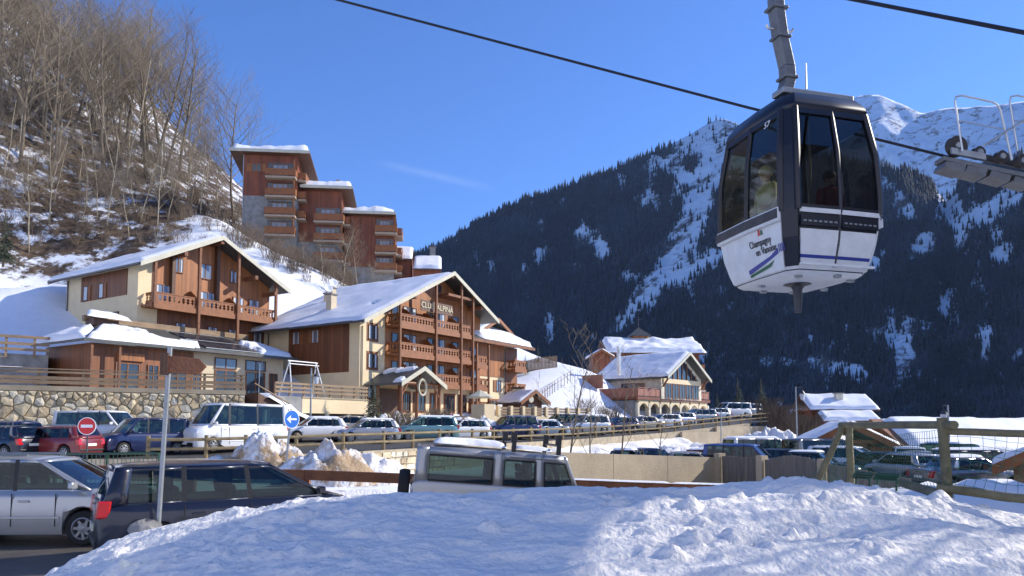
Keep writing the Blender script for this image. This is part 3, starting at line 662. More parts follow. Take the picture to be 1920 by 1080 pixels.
# ---- side terrace with parapet, garages under it
T = Fr(at(566, 800, 55) , U33); T.o.z = 0
ter = root('side_terrace', 'cream walled terrace over garages beside the hotel', 'terrace', T.p(3, -3, -.5))
MB().fbox(T, 0, 6.8, -8.5, 0, 1.0, 2.1).build('parapet', 'cream', ter)
MB().fbox(T, -.05, 6.85, -8.55, .05, 2.103, 2.22).build('coping', 'concrete', ter)
MB().fbox(T, 0, 6.8, -8.5, -1.2, -1.2, .997).build('garage_wall', 'concrete_grey', ter)
for a in (.0, 2.3, 4.6, 6.45): MB().fbox(T, a, a + .4, -1.19, -.05, -1.2, .996).build('pillar', 'stone_grey', ter)
for a in (.6, 2.9, 5.1): MB().fbox(T, a, a + 1.5, -1.198, -1.1, -1.2, .7).build('garage_door', 'wood_brown', ter)
tr = root('terrace_railing', 'weathered timber railing around the terrace with the swing', 'railing', T.p(3, 0, 2.2))
for a in np.linspace(-2.4, 6.7, 8): post(T, a, -.1, 2.23, 3.15, tr, .12, 'wood_grey')
for zz in (2.45, 2.75, 3.05): MB().fbox(T, -2.5, 6.8, -.04, .03, zz, zz + .16).build('rail', 'wood_grey', tr)
MB().fbox(T, -2.6, -.02, -6, 0, -1.2, 2.2).build('terrace_base', 'stone_grey', ter)
# swing frame
sw = root('swing_frame', 'white A-frame swing standing on the hotel side terrace', 'swing', T.p(1.2, -1.5, 2.2))
for a in (.1, 2.7):
    for s in (-.75, .75): MB().tube([T.p(a, -1.6, 4.95), T.p(a + (-.35 if a < 1 else .35), -1.6 + s, 2.22)], .05, 6).build('leg', 'white_paint', sw)
MB().tube([T.p(-.05, -1.6, 4.95), T.p(2.85, -1.6, 4.95)], .05, 6).build('top_bar', 'white_paint', sw)
MB().tube([T.p(-.05, -1.45, 4.72), T.p(2.85, -1.45, 4.72)], .04, 6).build('cross_bar', 'white_paint', sw)

# ---- annex to the right of the hotel
an = root('hotel_annex', 'lower timber and cream annex with snowy roof right of the hotel gable', 'annex', H.p(22, -3, 0))
MB().fbox(H, 18.5, 26.2, -8, -.2, -1, 9.2).build('wall', 'cream', an)
MB().fbox(H, 18.55, 23.4, -.198, -.13, 5.6, 9.2).build('timber_cladding', 'wood_orange', an)
MB().fbox(H, 23.7, 26.15, -.198, -.13, 1.5, 9.2).build('timber_cladding', 'wood_clad', an)
MB().prism([H.p(15, 1.5, 9.3), H.p(15, -4.5, 12.0), H.p(15, -4.5, 11.75), H.p(15, 1.5, 9.05)], H.u * 12.4).build('roof', 'slate', an)
MB().fbox(H, 14.95, 27.45, 1.5, 1.58, 8.98, 9.3).build('barge_board', 'wood_beam', an)
snow_sheet(an, H.p(17.5, 1.2, 9.47), H.p(27.2, 1.4, 9.37), H.p(27.2, -4.5, 12.03), H.p(16, -4.5, 12.03), .42, 30, 16, 12)
G2 = Fr(H.p(20.5, -3.2, 0), U33); MB().prism([G2.p(0, 0, 8), G2.p(8, 0, 8), G2.p(8, 0, 10.3), G2.p(4, 0, 12.3), G2.p(0, 0, 10.3)], G2.n * -5).build('back_gable', 'wood_orange', an)
gable_roof(G2, an, -1.2, 9.6, 4.1, 12.75, .5, 1.5, -5.5, .2, snow=.3, seed=14, fascia='wood_rail')
for zf in (6.6, 3.9, 1.2):
    slab(H, 23.8, 26.3, -.1, 1.1, zf, an); balustrade(H, 23.9, 26.2, 1.05, zf, an, 1.05, side0=True, side1=True, depth=1.1)
window(H, 22.3, 4.6, 1.0, 1.3, an, -.2, 2, shutters=(-1,), fm='wood_dark'); window(H, 21.5, 2.2, 1.6, 1.5, an, -.2, 3, fm='wood_dark', pane='pane_dark', surround='wood_rail')
MB().tube([H.p(23.5, -.1, 9), H.p(23.5, -.1, .4)], .05, 6).build('downpipe', 'gutter', an)
# ================================================================ LEFT CHALET
C = Fr((-31.65, 62.5, 0), U33); CD = 11.8
ch = root('chalet', 'cream chalet with timber gable and one long fretwork balcony below the wooded hill', 'chalet', C.p(7, -5, 3))
ctp, czp = 6.8, 17.35
def cz(t): return czp - .25 - .49 * abs(t - ctp)
MB().prism([C.p(0, 0, 2), C.p(13.6, 0, 2), C.p(13.6, 0, cz(13.6)), C.p(ctp, 0, cz(ctp)), C.p(0, 0, cz(0))], C.n * -CD).build('wall', 'cream', ch)
MB().prism([C.p(1.25, .004, 10.2), C.p(13.55, .004, 10.2), C.p(13.55, .004, cz(13.55)), C.p(ctp, .004, cz(ctp) - .02), C.p(1.25, .004, cz(1.25))], C.n * .05).build('timber_cladding', 'wood_orange', ch)
MB().fbox(C, 1.8, 13.55, .003, .05, 6.5, 10.1).build('timber_cladding', 'wood_clad', ch)
CS = C.left(CD)
MB().fbox(CS, CD - 9.1, CD - 1.6, .003, .06, 11.3, cz(0) - .2).build('timber_cladding', 'wood_clad', ch)
for tt in (-8.2, -5.6): window(CS, CD + tt, 12.0, .8, 1.35, ch, .06, 1, fm='wood_dark', pane='curtain', shutters=(1,))
window(CS, CD - 3.4, 9.5, 1.3, .9, ch, 0, 2, fm='wood_dark', pane='pane_dark')
gable_roof(C, ch, -.95, 14.6, ctp, czp, .49, 1.9, -CD - 1.5, snow=.28, seed=22)
slab(C, .3, 13.5, .05, 1.55, 10.3, ch)
cb = [.55, 4.7, 8.75, 13.1]
for i in range(3): balustrade(C, cb[i] + .1, cb[i + 1] - .1, 1.48, 10.3, ch, 1.08, side0=(i == 0), side1=(i == 2), depth=1.4)
for tt in cb: post(C, tt, 1.6, 7.6 if tt > 1 else 10, cz(tt) + .1, ch, .22, 'wood_beam')
for tt, zz, ww, hh in [(3.6, 14.3, .95, 1.35), (6.3, 14.2, 1.3, 1.4), (9.3, 14.2, .75, 1.2), (2.2, 11.6, 1.6, 1.5), (6.6, 11.4, 1.9, 1.9), (9.9, 11.4, 1.2, 1.9), (11.7, 11.4, 1.2, 1.9)]:
    window(C, tt, zz, ww, hh, ch, .055, 2, fm='wood_brown', pane='pane', curtain=True)
for tt in (4.0, 7.2, 9.4, 12.2): window(C, tt, 8.3, 1.0, 1.8, ch, .052, 2, fm='wood_dark', pane='pane', curtain=True)
for tt in (2.95, 7.4):
    MB().fbox(C, tt - .16, tt + .16, .055, .5, 10.3, cz(tt)).build('pilaster', 'wood_dark', ch)
for tt in (4.7, 8.75): MB().prism([C.p(tt, .06, 10.32), C.p(tt, 1.4, 10.32), C.p(tt, 1.4, 11.35), C.p(tt, .4, 12.1), C.p(tt, .06, 12.1)], C.u * .05).build('balcony_partition', 'wood_rail', ch)
for tt, zz in [(10.6, 14.0), (12.9, 12.8), (ctp, czp - .7), (3.2, czp - 2.5)]: MB().fbox(C, tt - .16, tt + .16, -.1, 1.85, zz, zz + .36).build('roof_beam', 'wood_beam', ch)
MB().tube([CS.p(.4, .1, 13.5), CS.p(.4, .1, 6)], .06, 6).build('downpipe', 'gutter', ch)
# ================================================================ LOW RESTAURANT WITH SOLAR ROOF
R = Fr(at(160, 800, 52), U33)
rs = root('restaurant', 'low timber restaurant with snow and solar panels on its roof before the chalet', 'restaurant', R.p(9, -3, 2.3))
MB().fbox(R, 0.6, 17.6, -7.2, -.7, 2.0, 6.0).build('wall', 'cream_dull', rs)
MB().fbox(R, .65, 8.6, -.698, -.64, 2.3, 5.95).build('timber_cladding', 'wood_clad', rs)
RL = R.left(7.2); MB().fbox(Fr(R.p(.6, -7.2, 0), R.n), .1, 6.4, .002, .06, 2.3, 5.95).build('timber_cladding', 'wood_clad', rs)
MB().prism([R.p(-.4, .3, 5.95), R.p(18.3, .3, 5.95), R.p(18.3, .3, 6.15), R.p(-.4, .3, 6.15)], R.n * -.12).build('barge_board', 'gutter', rs)
b = MB(); A_, B_, C_, D_, E_ = R.p(-.5, .35, 6.12), R.p(18.4, .35, 6.12), R.p(18.4, -6.9, 8.4), R.p(4.6, -6.9, 8.4), R.p(-.5, -7.2, 6.12)
dn = V((0, 0, -.18)); b.add([A_, B_, C_, D_, E_, A_ + dn, B_ + dn, C_ + dn, D_ + dn, E_ + dn], [(0, 1, 2, 3), (0, 3, 4), (5, 8, 7, 6), (5, 9, 8), (0, 5, 6, 1), (1, 6, 7, 2), (2, 7, 8, 3), (3, 8, 9, 4), (4, 9, 5, 0)]); b.build('roof', 'slate', rs, fix=True)
def rp(t, k, up=.0):  # point on the front slope, k = 0 eave .. 1 top
    return R.p(t, .35 - 7.25 * k, 6.12 + 2.28 * k + up)
snow_sheet(rs, rp(-.3, .02), rp(9.6, .02), rp(6.2, .62), rp(3.0, .62), .42, 34, 16, 31, lambda U, W, n: np.where(n + .9 * (1 - U) + .25 * (1 - W) > .32, 1, 0))
snow_sheet(rs, A_ + V((0, 0, 0)), E_, D_.lerp(E_, .45), D_.lerp(A_, .45), .4, 16, 16, 33)
snow_sheet(rs, rp(14.6, .05), rp(18.2, .05), rp(17.2, .62), rp(15.2, .62), .3, 18, 14, 35, lambda U, W, n: np.where(n + .6 * U > -.1, 1, 0))
mat('solar', (.02, .024, .035), .25, .1, 3, spec=.6)
for i in range(4):
    for j in range(4):
        q = MB(); t0 = 9.5 + i * 1.35 - j * .0; k0, k1 = .09 + j * .19, .09 + (j + 1) * .19 - .025
        q.prism([rp(t0, k0, .05), rp(t0 + 1.28, k0, .05), rp(t0 + 1.28, k1, .05), rp(t0, k1, .05)], (0, 0, .05)); q.build('solar_panel', 'solar', rs)
for j in (0, 2, 4):
    q = MB(); k0 = .075 + j * .19; q.prism([rp(9.4, k0, .06), rp(14.95, k0, .06), rp(14.95, k0 + .008, .06), rp(9.4, k0 + .008, .06)], (0, 0, .05)); q.build('panel_rail', 'metal_grey', rs)
MB().fbox(R, 3.0, 18.3, -6.95, -6.6, 8.3, 8.75).build('ridge_beam', 'wood_grey', rs)
q = MB(); q.prism([R.p(3.2, -5.6, 7.9), R.p(5.2, -5.6, 7.9), R.p(5.2, -6.8, 7.9), R.p(3.2, -6.8, 7.9)], (0, 0, .55)); q.build('roof_lantern', 'wood_dark', rs)
snow_sheet(rs, R.p(2.4, -5.0, 8.46), R.p(6.0, -5.0, 8.46), R.p(5.2, -6.6, 9.1), R.p(3.2, -6.6, 9.1), .22, 14, 10, 36)
for tt, ww in [(3.2, 1.8), (5.2, .9), (8.9, .9), (11.6, 2.0), (14.6, 2.0), (16.5, .9), (7.2, 1.6)]:
    window(R, tt, 3.6, ww, 2.2, rs, -.64 if tt < 8.6 else -.7, 2, fm='wood_rail', pane='pane_dark')
for tt in (11.6, 14.6): window(R, tt, 5.25, 2.1, .9, rs, -.7, 2, fm='wood_dark', pane='pane')
MB().fbox(R, 2.4, 4.4, -.64, -.45, 4.85, 5.4).build('awning_board', 'wood_orange', rs)
post(R, .2, .05, 2.2, 5.9, rs, .16, 'wood_beam'); post(R, 2.2, .05, 2.2, 5.9, rs, .16, 'wood_beam'); MB().tube([R.p(14.9, .3, 5.9), R.p(14.9, -.5, 5.5), R.p(14.9, -.6, 2.4)], .05, 6).build('downpipe', 'metal_light', rs)
# ---- stone terrace wall, built of single stones
W0, W1 = V((-31.2, 42.2, 0)), V((-17.9, 50, 0)); TWF = Fr(W0, W1 - W0); TL = (W1 - W0).length
tw = root('stone_wall', 'tall terrace wall of big irregular golden stones behind the parked vans', 'wall', TWF.p(TL / 2, 0, -1))
MB().fbox(TWF, -6, TL, -.8, -.06, -2.2, 2.12).build('wall_core', 'mortar', tw)
MB().fbox(TWF, -6, TL + .05, -.85, .06, 2.13, 2.42).build('coping', 'concrete', tw)
G_ = Fr(TWF.p(TL, 0, 0), -TWF.n); MB().fbox(G_, 0.06, 9, -.7, .0, -2.2, 2.2).build('wall_return', 'stone_grey', tw)
def voronoi(w_, h, sites):
    out = []
    for i, s in enumerate(sites):
        poly = [(0, 0), (w_, 0), (w_, h), (0, h)]
        for j, q in enumerate(sites):
            if i == j: continue
            mx, my = (s[0] + q[0]) / 2, (s[1] + q[1]) / 2; dx, dy = q[0] - s[0], q[1] - s[1]
            if dx * dx + dy * dy > 16: continue
            new = []
            for k in range(len(poly)):
                a, c = poly[k], poly[(k + 1) % len(poly)]; fa = (a[0] - mx) * dx + (a[1] - my) * dy; fc = (c[0] - mx) * dx + (c[1] - my) * dy
                if fa <= 0: new.append(a)
                if fa * fc < 0: f = fa / (fa - fc); new.append((a[0] + (c[0] - a[0]) * f, a[1] + (c[1] - a[1]) * f))
            poly = new
            if len(poly) < 3: break
        if len(poly) >= 3: out.append(poly)
    return out
random.seed(12); sites = []
for _ in range(4000):
    q = (random.uniform(0, TL + 4), random.uniform(0, 3.3)); r_ = (.45 + .85 * random.random() ** 1.5) * (1 if q[1] < 2.7 else .5)
    if all((q[0] - s[0]) ** 2 + ((q[1] - s[1]) * 1.25) ** 2 > (r_ ** 2) for s in sites): sites.append(q)
for poly in voronoi(TL + 4, 3.3, sites):
    cx = sum(p[0] for p in poly) / len(poly); cy = sum(p[1] for p in poly) / len(poly); ar = abs(sum(poly[k][0] * poly[(k + 1) % len(poly)][1] - poly[(k + 1) % len(poly)][0] * poly[k][1] for k in range(len(poly)))) / 2
    if ar < .02: continue
    sh = 1 - .016 / max(.2, math.sqrt(ar)); dp = random.uniform(.0, .10); fr = []; bk = []
    tiltx, tilty = random.uniform(-.1, .1), random.uniform(-.12, .1)
    for p in poly:
        x, y = cx + (p[0] - cx) * sh + random.uniform(-.02, .02), cy + (p[1] - cy) * sh + random.uniform(-.02, .02)
        bk.append(TWF.p(x - 4, -.1, y - 1.2)); x2, y2 = cx + (x - cx) * .90, cy + (y - cy) * .90
        fr.append(TWF.p(x2 - 4, dp + (x2 - cx) * tiltx + (y2 - cy) * tilty, y2 - 1.2))
    k = len(poly); q = MB(); cpt = TWF.p(cx - 4 + random.uniform(-.1, .1), dp + random.uniform(.01, .07), cy - 1.2)
    q.add(bk + fr + [cpt], [(i, (i + 1) % k, k + (i + 1) % k, k + i) for i in range(k)] + [(k + i, k + (i + 1) % k, 2 * k) for i in range(k)])
    q.build('stone', random.choice(['stone', 'stone', 'stone_b', 'stone_c']), tw)
tf = root('terrace_fence', 'long timber board railing along the top of the big stone wall', 'railing', TWF.p(TL / 2, 0, 2.4))
for a in np.linspace(-5.5, TL - .2, 10): post(TWF, a, -.35, 2.2, 3.42, tf, .15, 'wood_grey')
for zz, hh in ((2.55, .2), (2.8, .2), (3.2, .12)): MB().fbox(TWF, -6, TL, -.26, -.2, zz, zz + hh).build('rail', 'wood_grey', tf)
MB().fbox(TWF, -6, TL, -.45, -.16, 3.424, 3.48).build('hand_rail', 'wood_grey', tf)
snow_sheet(tf, TWF.p(-6, -.18, 3.48), TWF.p(3, -.18, 3.48), TWF.p(3, -.43, 3.48), TWF.p(-6, -.43, 3.48), .05, 40, 5, 40, lambda U, W, n: np.where(n > -.15, 1, 0))
# upper left timber railings and grey stone wall by the slope
UF = Fr((-38.5, 50.5, 0), (.8, .6)); ur = root('upper_railing', 'short timber railing on the stone terrace at the far left below the snow slope', 'railing', UF.p(2, 0, 4))
for a in (0, 1.7, 3.4, 5.1): post(UF, a, 0, 4.9, 6.5, ur, .15, 'wood_grey')
for zz in (5.4, 5.8, 6.3): MB().fbox(UF, -3, 6, .08, .14, zz, zz + .2).build('rail', 'wood_grey', ur)
MB().fbox(UF, -6, 6.0, -3, -.3, 1.5, 5.2).build('terrace_block', 'stone_grey', ur)
# ramp shed (dark lean-to with snow) between terrace wall and hotel terrace
RF = Fr((-17.2, 50.6, 0), U33); ra = root('ramp_shelter', 'dark sloping shelter capped with snow between the stone wall and the terrace', 'shelter', RF.p(1, 0, -.5))
MB().prism([RF.p(0, 0, -1.2), RF.p(4.6, 0, -1.2), RF.p(4.6, 0, .3), RF.p(0, 0, 2.3)], RF.n * -2.4).build('wall', 'wood_dark', ra)
snow_sheet(ra, RF.p(.7, .15, 2.0), RF.p(4.8, .15, .2), RF.p(4.8, -2.4, .3), RF.p(.7, -2.4, 2.1), .45, 20, 10, 44)
MB().tube([RF.p(-.4, .1, 2.9), RF.p(2.6, .1, 1.6)], .06, 6).build('hand_rail', 'wood_grey', ra)

# ================================================================ STEPPED APARTMENT BLOCKS ON THE HILL
AU = (.995, .10); mat('soffit', (.36, .27, .19), .8, .1, 2)
def apartment(label, px0, px1, d, yeave, zbase, depth, bal, roofpx, ystone, seed):
    O = at(px0, 800, d); F = Fr((O.x, O.y, 0), AU); wd = (px1 - px0) / FPX * d; ze = at(px0, yeave, d).z
    r = root('apartment_block', label, 'building', F.p(wd / 2, -3, zbase), 'stepped apartment blocks on the hill')
    zs = at(px0, ystone, d).z; k = -.22
    MB().prism([F.p(0, 0, zs), F.p(0, 0, ze), F.p(0, -depth, ze + k * depth), F.p(0, -depth, zs)], F.u * wd).build('wall', 'wood_red', r)
    MB().fbox(F, .03, wd - .03, -depth, -.03, zbase - 6, zs - .003).build('stone_base', 'stone_grey', r)
    e0 = (roofpx[0] - px0) / FPX * d; e1 = (roofpx[1] - px0) / FPX * d
    MB().prism([F.p(e0, 1.2, ze + .25), F.p(e0, 1.2, ze), F.p(e0, -depth - .5, ze + k * depth - .1), F.p(e0, -depth - .5, ze + k * depth + .15)], F.u * (e1 - e0)).build('roof', 'wood_dark', r)
    MB().fbox(F, e0, e1, 1.2, 1.28, ze - .15, ze + .28).build('barge_board', 'fascia', r)
    snow_sheet(r, F.p(e0 + .1, 1.15, ze + .26), F.p(e1 - .1, 1.15, ze + .26), F.p(e1 - .2, -depth, ze + k * depth + .2), F.p(e0 + .3, -depth, ze + k * depth + .2), 1.25, 30, 14, seed, wav=.3)
    t0, t1 = (bal[0] - px0) / FPX * d, (bal[1] - px0) / FPX * d
    for yb in bal[2]:
        z = at(px0, yb, d).z
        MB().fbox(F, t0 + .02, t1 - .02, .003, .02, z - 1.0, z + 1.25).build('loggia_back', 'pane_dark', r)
        MB().fbox(F, t0 - .1, t1 + .6, .02, 1.35, z - 1.28, z - 1.0).build('balcony_floor', 'soffit', r)
        balustrade(F, t0 - .1, t1 + .6, 1.3, z - 1.0, r, 1.05, m='wood_rail', side0=True, side1=True, depth=1.25, solid=True)
        window(F, (t0 + t1) / 2, z + .1, (t1 - t0) * .62, 1.9, r, .022, 3, fm='wood_rail', pane='pane')
        post(F, t1 + .3, .9, z - 1, z + 1.5, r, .18, 'wood_rail')
    # side balconies on the right flank
    S_ = F.right(wd)
    for yb in bal[2][:3]:
        z = at(px0, yb, d).z; MB().fbox(S_, .2, 3.2, .02, 1.2, z - 1.28, z - 1.0).build('balcony_floor', 'soffit', r); balustrade(S_, .2, 3.2, 1.15, z - 1, r, 1.05, m='wood_rail', side0=True, side1=True, depth=1.1, solid=True)
    return F, r, ze
F1, r1, z1 = apartment('topmost stepped apartment block with thick snow roof on the hill', 443, 545, 105, 287, 22, 7, (490, 537, [320, 356, 392, 428]), (421, 570), 366, 51)
window(F1, 1.9, z1 - 2.1, 1.3, 1.2, r1, .0, 2, fm='wood_orange', pane='pane_dark', shutters=(-1, 1), sm='wood_orange'); 
MB().tube([F1.p(.1, .08, z1), F1.p(.1, .08, z1 - 8)], .06, 5).build('downpipe', 'metal_light', r1)
F2, r2, z2 = apartment('middle stepped apartment block on the hill', 546, 632, 107.5, 354, 20, 7, (584, 630, [404, 440, 476]), (556, 654), 453, 53)
MB().fbox(F2, 5.5, 6.2, -2, -1.3, z2 - .5, z2 + 2.0).build('chimney', 'stone_grey', r2); MB().tube([F2.p(.15, .08, z2), F2.p(.15, .08, z2 - 9)], .06, 5).build('downpipe', 'metal_light', r2)
F3, r3, z3 = apartment('lowest stepped apartment block behind the bare trees', 640, 734, 110, 402, 17, 7, (700, 732, [425, 462, 495]), (632, 737), 500, 55)
def snow_house(label, px0, px1, d, yr, ye, zb, seed, chim=None):
    O = at(px0, 800, d); F = Fr((O.x, O.y, 0), AU); wd = (px1 - px0) / FPX * d; zr, ze = at(px0, yr, d).z, at(px0, ye, d).z
    r = root('hillside_house', label, 'house', F.p(wd / 2, -3, zb)); dep = (zr - ze) / .55
    MB().prism([F.p(.2, -.6, zb), F.p(.2, -.6, ze), F.p(.2, -dep, zr - .3), F.p(.2, -2 * dep, ze), F.p(.2, -2 * dep, zb)], F.u * (wd - .4)).build('wall', 'wood_red', r)
    MB().prism([F.p(0, 0, ze), F.p(0, -dep, zr), F.p(0, -2 * dep, ze), F.p(0, -2 * dep, ze - .2), F.p(0, -dep, zr - .25), F.p(0, 0, ze - .25)], F.u * wd).build('roof', 'wood_dark', r)
    snow_sheet(r, F.p(.05, 0, ze), F.p(wd - .05, 0, ze), F.p(wd - .05, -dep, zr), F.p(.05, -dep, zr), .4, 20, 14, seed)
    if chim: t = (chim - px0) / FPX * d; MB().fbox(F, t - .45, t + .45, -dep - .5, -dep + .4, zr - .5, zr + 1.6).build('chimney', 'stone_grey', r); MB().fbox(F, t - .55, t + .55, -dep - .6, -dep + .5, zr + 1.603, zr + 1.8).build('chimney_cap', 'slate', r)
    return r
snow_house('small house with a streaked snowy roof beside the lowest apartment block', 722, 770, 113, 450, 484, 14, 57)
snow_house('small snowy roofed house with a square chimney at the end of the stepped blocks', 771, 826, 111, 467, 503, 12, 58, 808)
MB_ = MB(); 
# ================================================================ RIGHT TERRACE AND HUTS
U45 = (math.sin(math.radians(45)), math.cos(math.radians(45)))
K = Fr(at(902, 800, 64), U45); kt = root('front_terrace', 'cream terrace wall with pillars and board infill in front of the hotel annex', 'terrace', K.p(7, -2, 0))
MB().fbox(K, 0, 14.8, -7, -.02, -1, .95).build('wall', 'cream', kt)
MB().fbox(K, .3, 1.5, -1.6, .1, -.8, 1.95).build('corner_block', 'cream', kt)
for k in range(9): a = 2.0 + k * 1.55; MB().fbox(K, a, a + .3, -.3, .04, .953, 1.85).build('pillar', 'cream', kt)
for k in range(8):
    a = 2.32 + k * 1.55
    for zz in (1.05, 1.3, 1.55): MB().fbox(K, a, a + 1.21, -.2, -.12, zz, zz + .2).build('board', 'wood_grey', kt)
for a in (3, 5, 7, 9, 11, 13): MB().fbox(K, a, a + 1.3, -.018, .03, -1, .5).build('bay_opening', 'wood_dark', kt)
def small_hut(name, label, px, py_peak, d, hw, hgt, u, dep, seed, cat='hut', open_front=False, wallm='wood_dark', slope=.6, chim=False):
    pk = at(px, py_peak, d); F = Fr((pk.x, pk.y, 0), u); F = Fr(F.p(-hw, 0, 0), u); zpk = pk.z; ze = zpk - slope * hw
    r = root(name, label, cat, F.p(hw, -dep / 2, zpk - hgt))
    if open_front:
        for t in (.15, 2 * hw - .15):
            for o_ in (-.2, -dep + .2): post(F, t, o_, zpk - hgt, ze + .05, r, .2, 'wood_brown')
        MB().fbox(F, .1, 2 * hw - .1, -.3, -.1, ze - .1, ze + .12).build('tie_beam', 'wood_brown', r)
        for s in (0, 1): MB().tube([F.p(.2 if s == 0 else 2 * hw - .2, -.2, ze - 1.1), F.p(1.1 if s == 0 else 2 * hw - 1.1, -.2, ze)], .07, 6).build('brace', 'wood_brown', r)
        post(F, hw, -.2, ze, zpk - .1, r, .16, 'wood_brown')
    else:
        MB().prism([F.p(.15, -.4, zpk - hgt), F.p(2 * hw - .15, -.4, zpk - hgt), F.p(2 * hw - .15, -.4, ze), F.p(hw, -.4, zpk - .15), F.p(.15, -.4, ze)], F.n * -(dep - .5)).build('wall', wallm, r)
        window(F, hw, zpk - hgt * .62, hw * .7, hgt * .35, r, -.4, 2, fm='wood_rail', pane='pane_dark')
    gable_roof(F, r, -.45, 2 * hw + .45, hw, zpk, slope, .3, -dep - .2, .14, snow=.22, seed=seed, fascia='wood_rail')
    return F, r
small_hut('wooden_hut', 'small dark gabled hut with a ring on its front below the hotel annex', 1001, 732, 80, 1.7, 3.2, (.75, .66), 3.5, 61)
tag(MB().lathe(at(996, 749, 79.4), (.66, -.75, 0), [(.22, -.05), (.34, -.05), (.34, .05), (.22, .05)], 16).build('ring_ornament', 'fascia', loc=at(996, 749, 79.4)), 'pale ring ornament on the front of the small dark hut', 'ornament')
small_hut('well_shelter', 'little gabled wooden shelter among snow and bushes before the hotel', 864, 785, 56, .75, 1.6, (.75, .66), 1.2, 62, open_front=True, cat='shelter')
# chimney block beside hut
b = MB(); q = at(970, 735, 82); b.cbox((q.x, q.y, 2.4), 1.1, 1.1, 3.4); st = b.build('stone_oven', 'cream_dull', loc=(q.x, q.y, 0)); tag(st, 'cream outdoor oven chimney with dark cap beside the small hut', 'oven'); MB().cbox((q.x, q.y, 4.25), 1.5, 1.5, .18).build('cap', 'wood_dark', st)
# timber palisade on the snow slope behind
pf = root('palisade', 'timber palisade fence on the snow slope behind the annex', 'fence', at(1000, 700, 100))
for k in range(34):
    p_ = at(958 + k * 2.6, 707, 98 + k * .1); gzv = gz1(p_.x, p_.y); MB().cbox((p_.x, p_.y, max(gzv, 6.0) + .75), .16, .08, 1.7).build('board', 'wood_grey', pf)
# fenced stair ramp up the snow slope
sr = root('slope_railing', 'railing climbing the sunny snow slope to the right of the annex', 'railing', at(1050, 720, 92))
pp = [at(1012, 742, 86), at(1040, 722, 90), at(1075, 700, 95)]
for a, c in zip(pp[:-1], pp[1:]):
    for k in range(6): q = a.lerp(c, k / 6); MB().cbox((q.x, q.y, q.z - .2), .07, .07, 1.3).build('post', 'wood_grey', sr)
    for dz in (.5, .1): MB().tube([a + V((0, 0, dz)), c + V((0, 0, dz))], .03, 5).build('rail', 'wood_grey', sr)
# parasol
um = root('parasol', 'cream parasol open on the hotel terrace', 'parasol', at(900, 770, 66)); uc = at(900, 731, 66)
b = MB(); k = 8
rim = [uc + V((1.25 * math.cos(i * math.pi / 4), 1.25 * math.sin(i * math.pi / 4), -.62)) for i in range(k)]
b.add([uc] + rim + [uc + V((0, 0, -.08))] + [p + V((0, 0, -.1)) for p in rim], [(0, 1 + i, 1 + (i + 1) % k) for i in range(k)] + [(k + 1, k + 2 + (i + 1) % k, k + 2 + i) for i in range(k)] + [(1 + i, k + 2 + i, k + 2 + (i + 1) % k, 1 + (i + 1) % k) for i in range(k)]); b.build('canopy', 'fascia', um)
MB().tube([uc, uc + V((0, 0, -2.6))], .035, 8).build('pole', 'wood_brown', um); MB().lathe(uc + V((0, 0, -2.6)), (0, 0, 1), [(.3, 0), (.3, .08)], 12).build('base', 'concrete_grey', um)
# ================================================================ RIGHT LODGE WITH ARCADE
U41 = (.66, .75); Lg = Fr(at(1196, 800, 93), U41); lo = root('lodge', 'timber lodge with glazed gable above a red railed terrace and stone arcade', 'lodge', Lg.p(8, -5, -.5))
for k in range(8): a = .1 + k * 2.68; MB().fbox(Lg, a, a + .42, -.6, -.05, -1.2, 3.0).build('column', 'stone_b', lo)
MB().fbox(Lg, 0, 19.2, -9, -2.2, -1.2, 3.3).build('back_wall', 'stone_grey', lo)
for k in range(7):
    a = .52 + k * 2.68; b = MB(); n = 8; w_ = 2.26
    pts = [Lg.p(a, -.1, 3.4)] + [Lg.p(a + w_ * i / n, -.1, 2.35 + .62 * math.sin(math.pi * i / n)) for i in range(n + 1)] + [Lg.p(a + w_, -.1, 3.4)]
    b.prism(pts, Lg.n * -.4); b.build('arch', 'cream', lo); MB().fbox(Lg, a + .5, a + 1.5, -2.19, -2.1, -1.2, 1.4).build('door', 'wood_brown', lo)
MB().fbox(Lg, -.1, 19.4, -9, .1, 3.403, 3.75).build('terrace_floor', 'wood_red', lo)
mat('wood_rose', (.30, .115, .07), .6, .25, 2, .2, 15)
for k in range(13): a = .1 + k * 1.46; MB().fbox(Lg, a, a + 1.36, .0, .06, 3.9, 4.75).build('railing_panel', 'wood_rose', lo)
for k in range(14): post(Lg, .04 + k * 1.46, .03, 3.753, 4.86, lo, .12, 'wood_rose')
MB().fbox(Lg, 0, 19.1, -.06, .12, 4.862, 4.95).build('hand_rail', 'wood_rose', lo)
LS = Fr(Lg.p(0, -9, 0), Lg.n)
MB().fbox(LS, 0, 9, .0, .08, 3.76, 4.86).build('side_railing', 'wood_rose', lo); MB().fbox(LS, 0, 8.6, -.6, -.02, -1.2, 3.3).build('side_wall', 'stone_grey', lo)
Gg = Fr(at(1241, 800, 97), U41)
MB().prism([Gg.p(0, 0, 3.6), Gg.p(11, 0, 3.6), Gg.p(11, 0, 6.6), Gg.p(5.5, 0, 9.7), Gg.p(0, 0, 6.6)], Gg.n * -9.8).build('wall', 'stone_b', lo)
b = MB(); b.prism([Gg.p(1.0, .003, 6.35), Gg.p(10.0, .003, 6.35), Gg.p(5.5, .003, 9.25)], Gg.n * .03); b.build('gable_glass', 'pane_dark', lo)
for k in range(7):
    t = 1.8 + k * 1.23; zt = 9.3 - abs(t - 5.5) * .63; MB().fbox(Gg, t - .07, t + .07, .034, .14, 6.3, zt).build('mullion', 'wood_rail', lo)
MB().fbox(Gg, .4, 10.6, .003, .16, 5.7, 6.3).build('lintel', 'cream', lo)
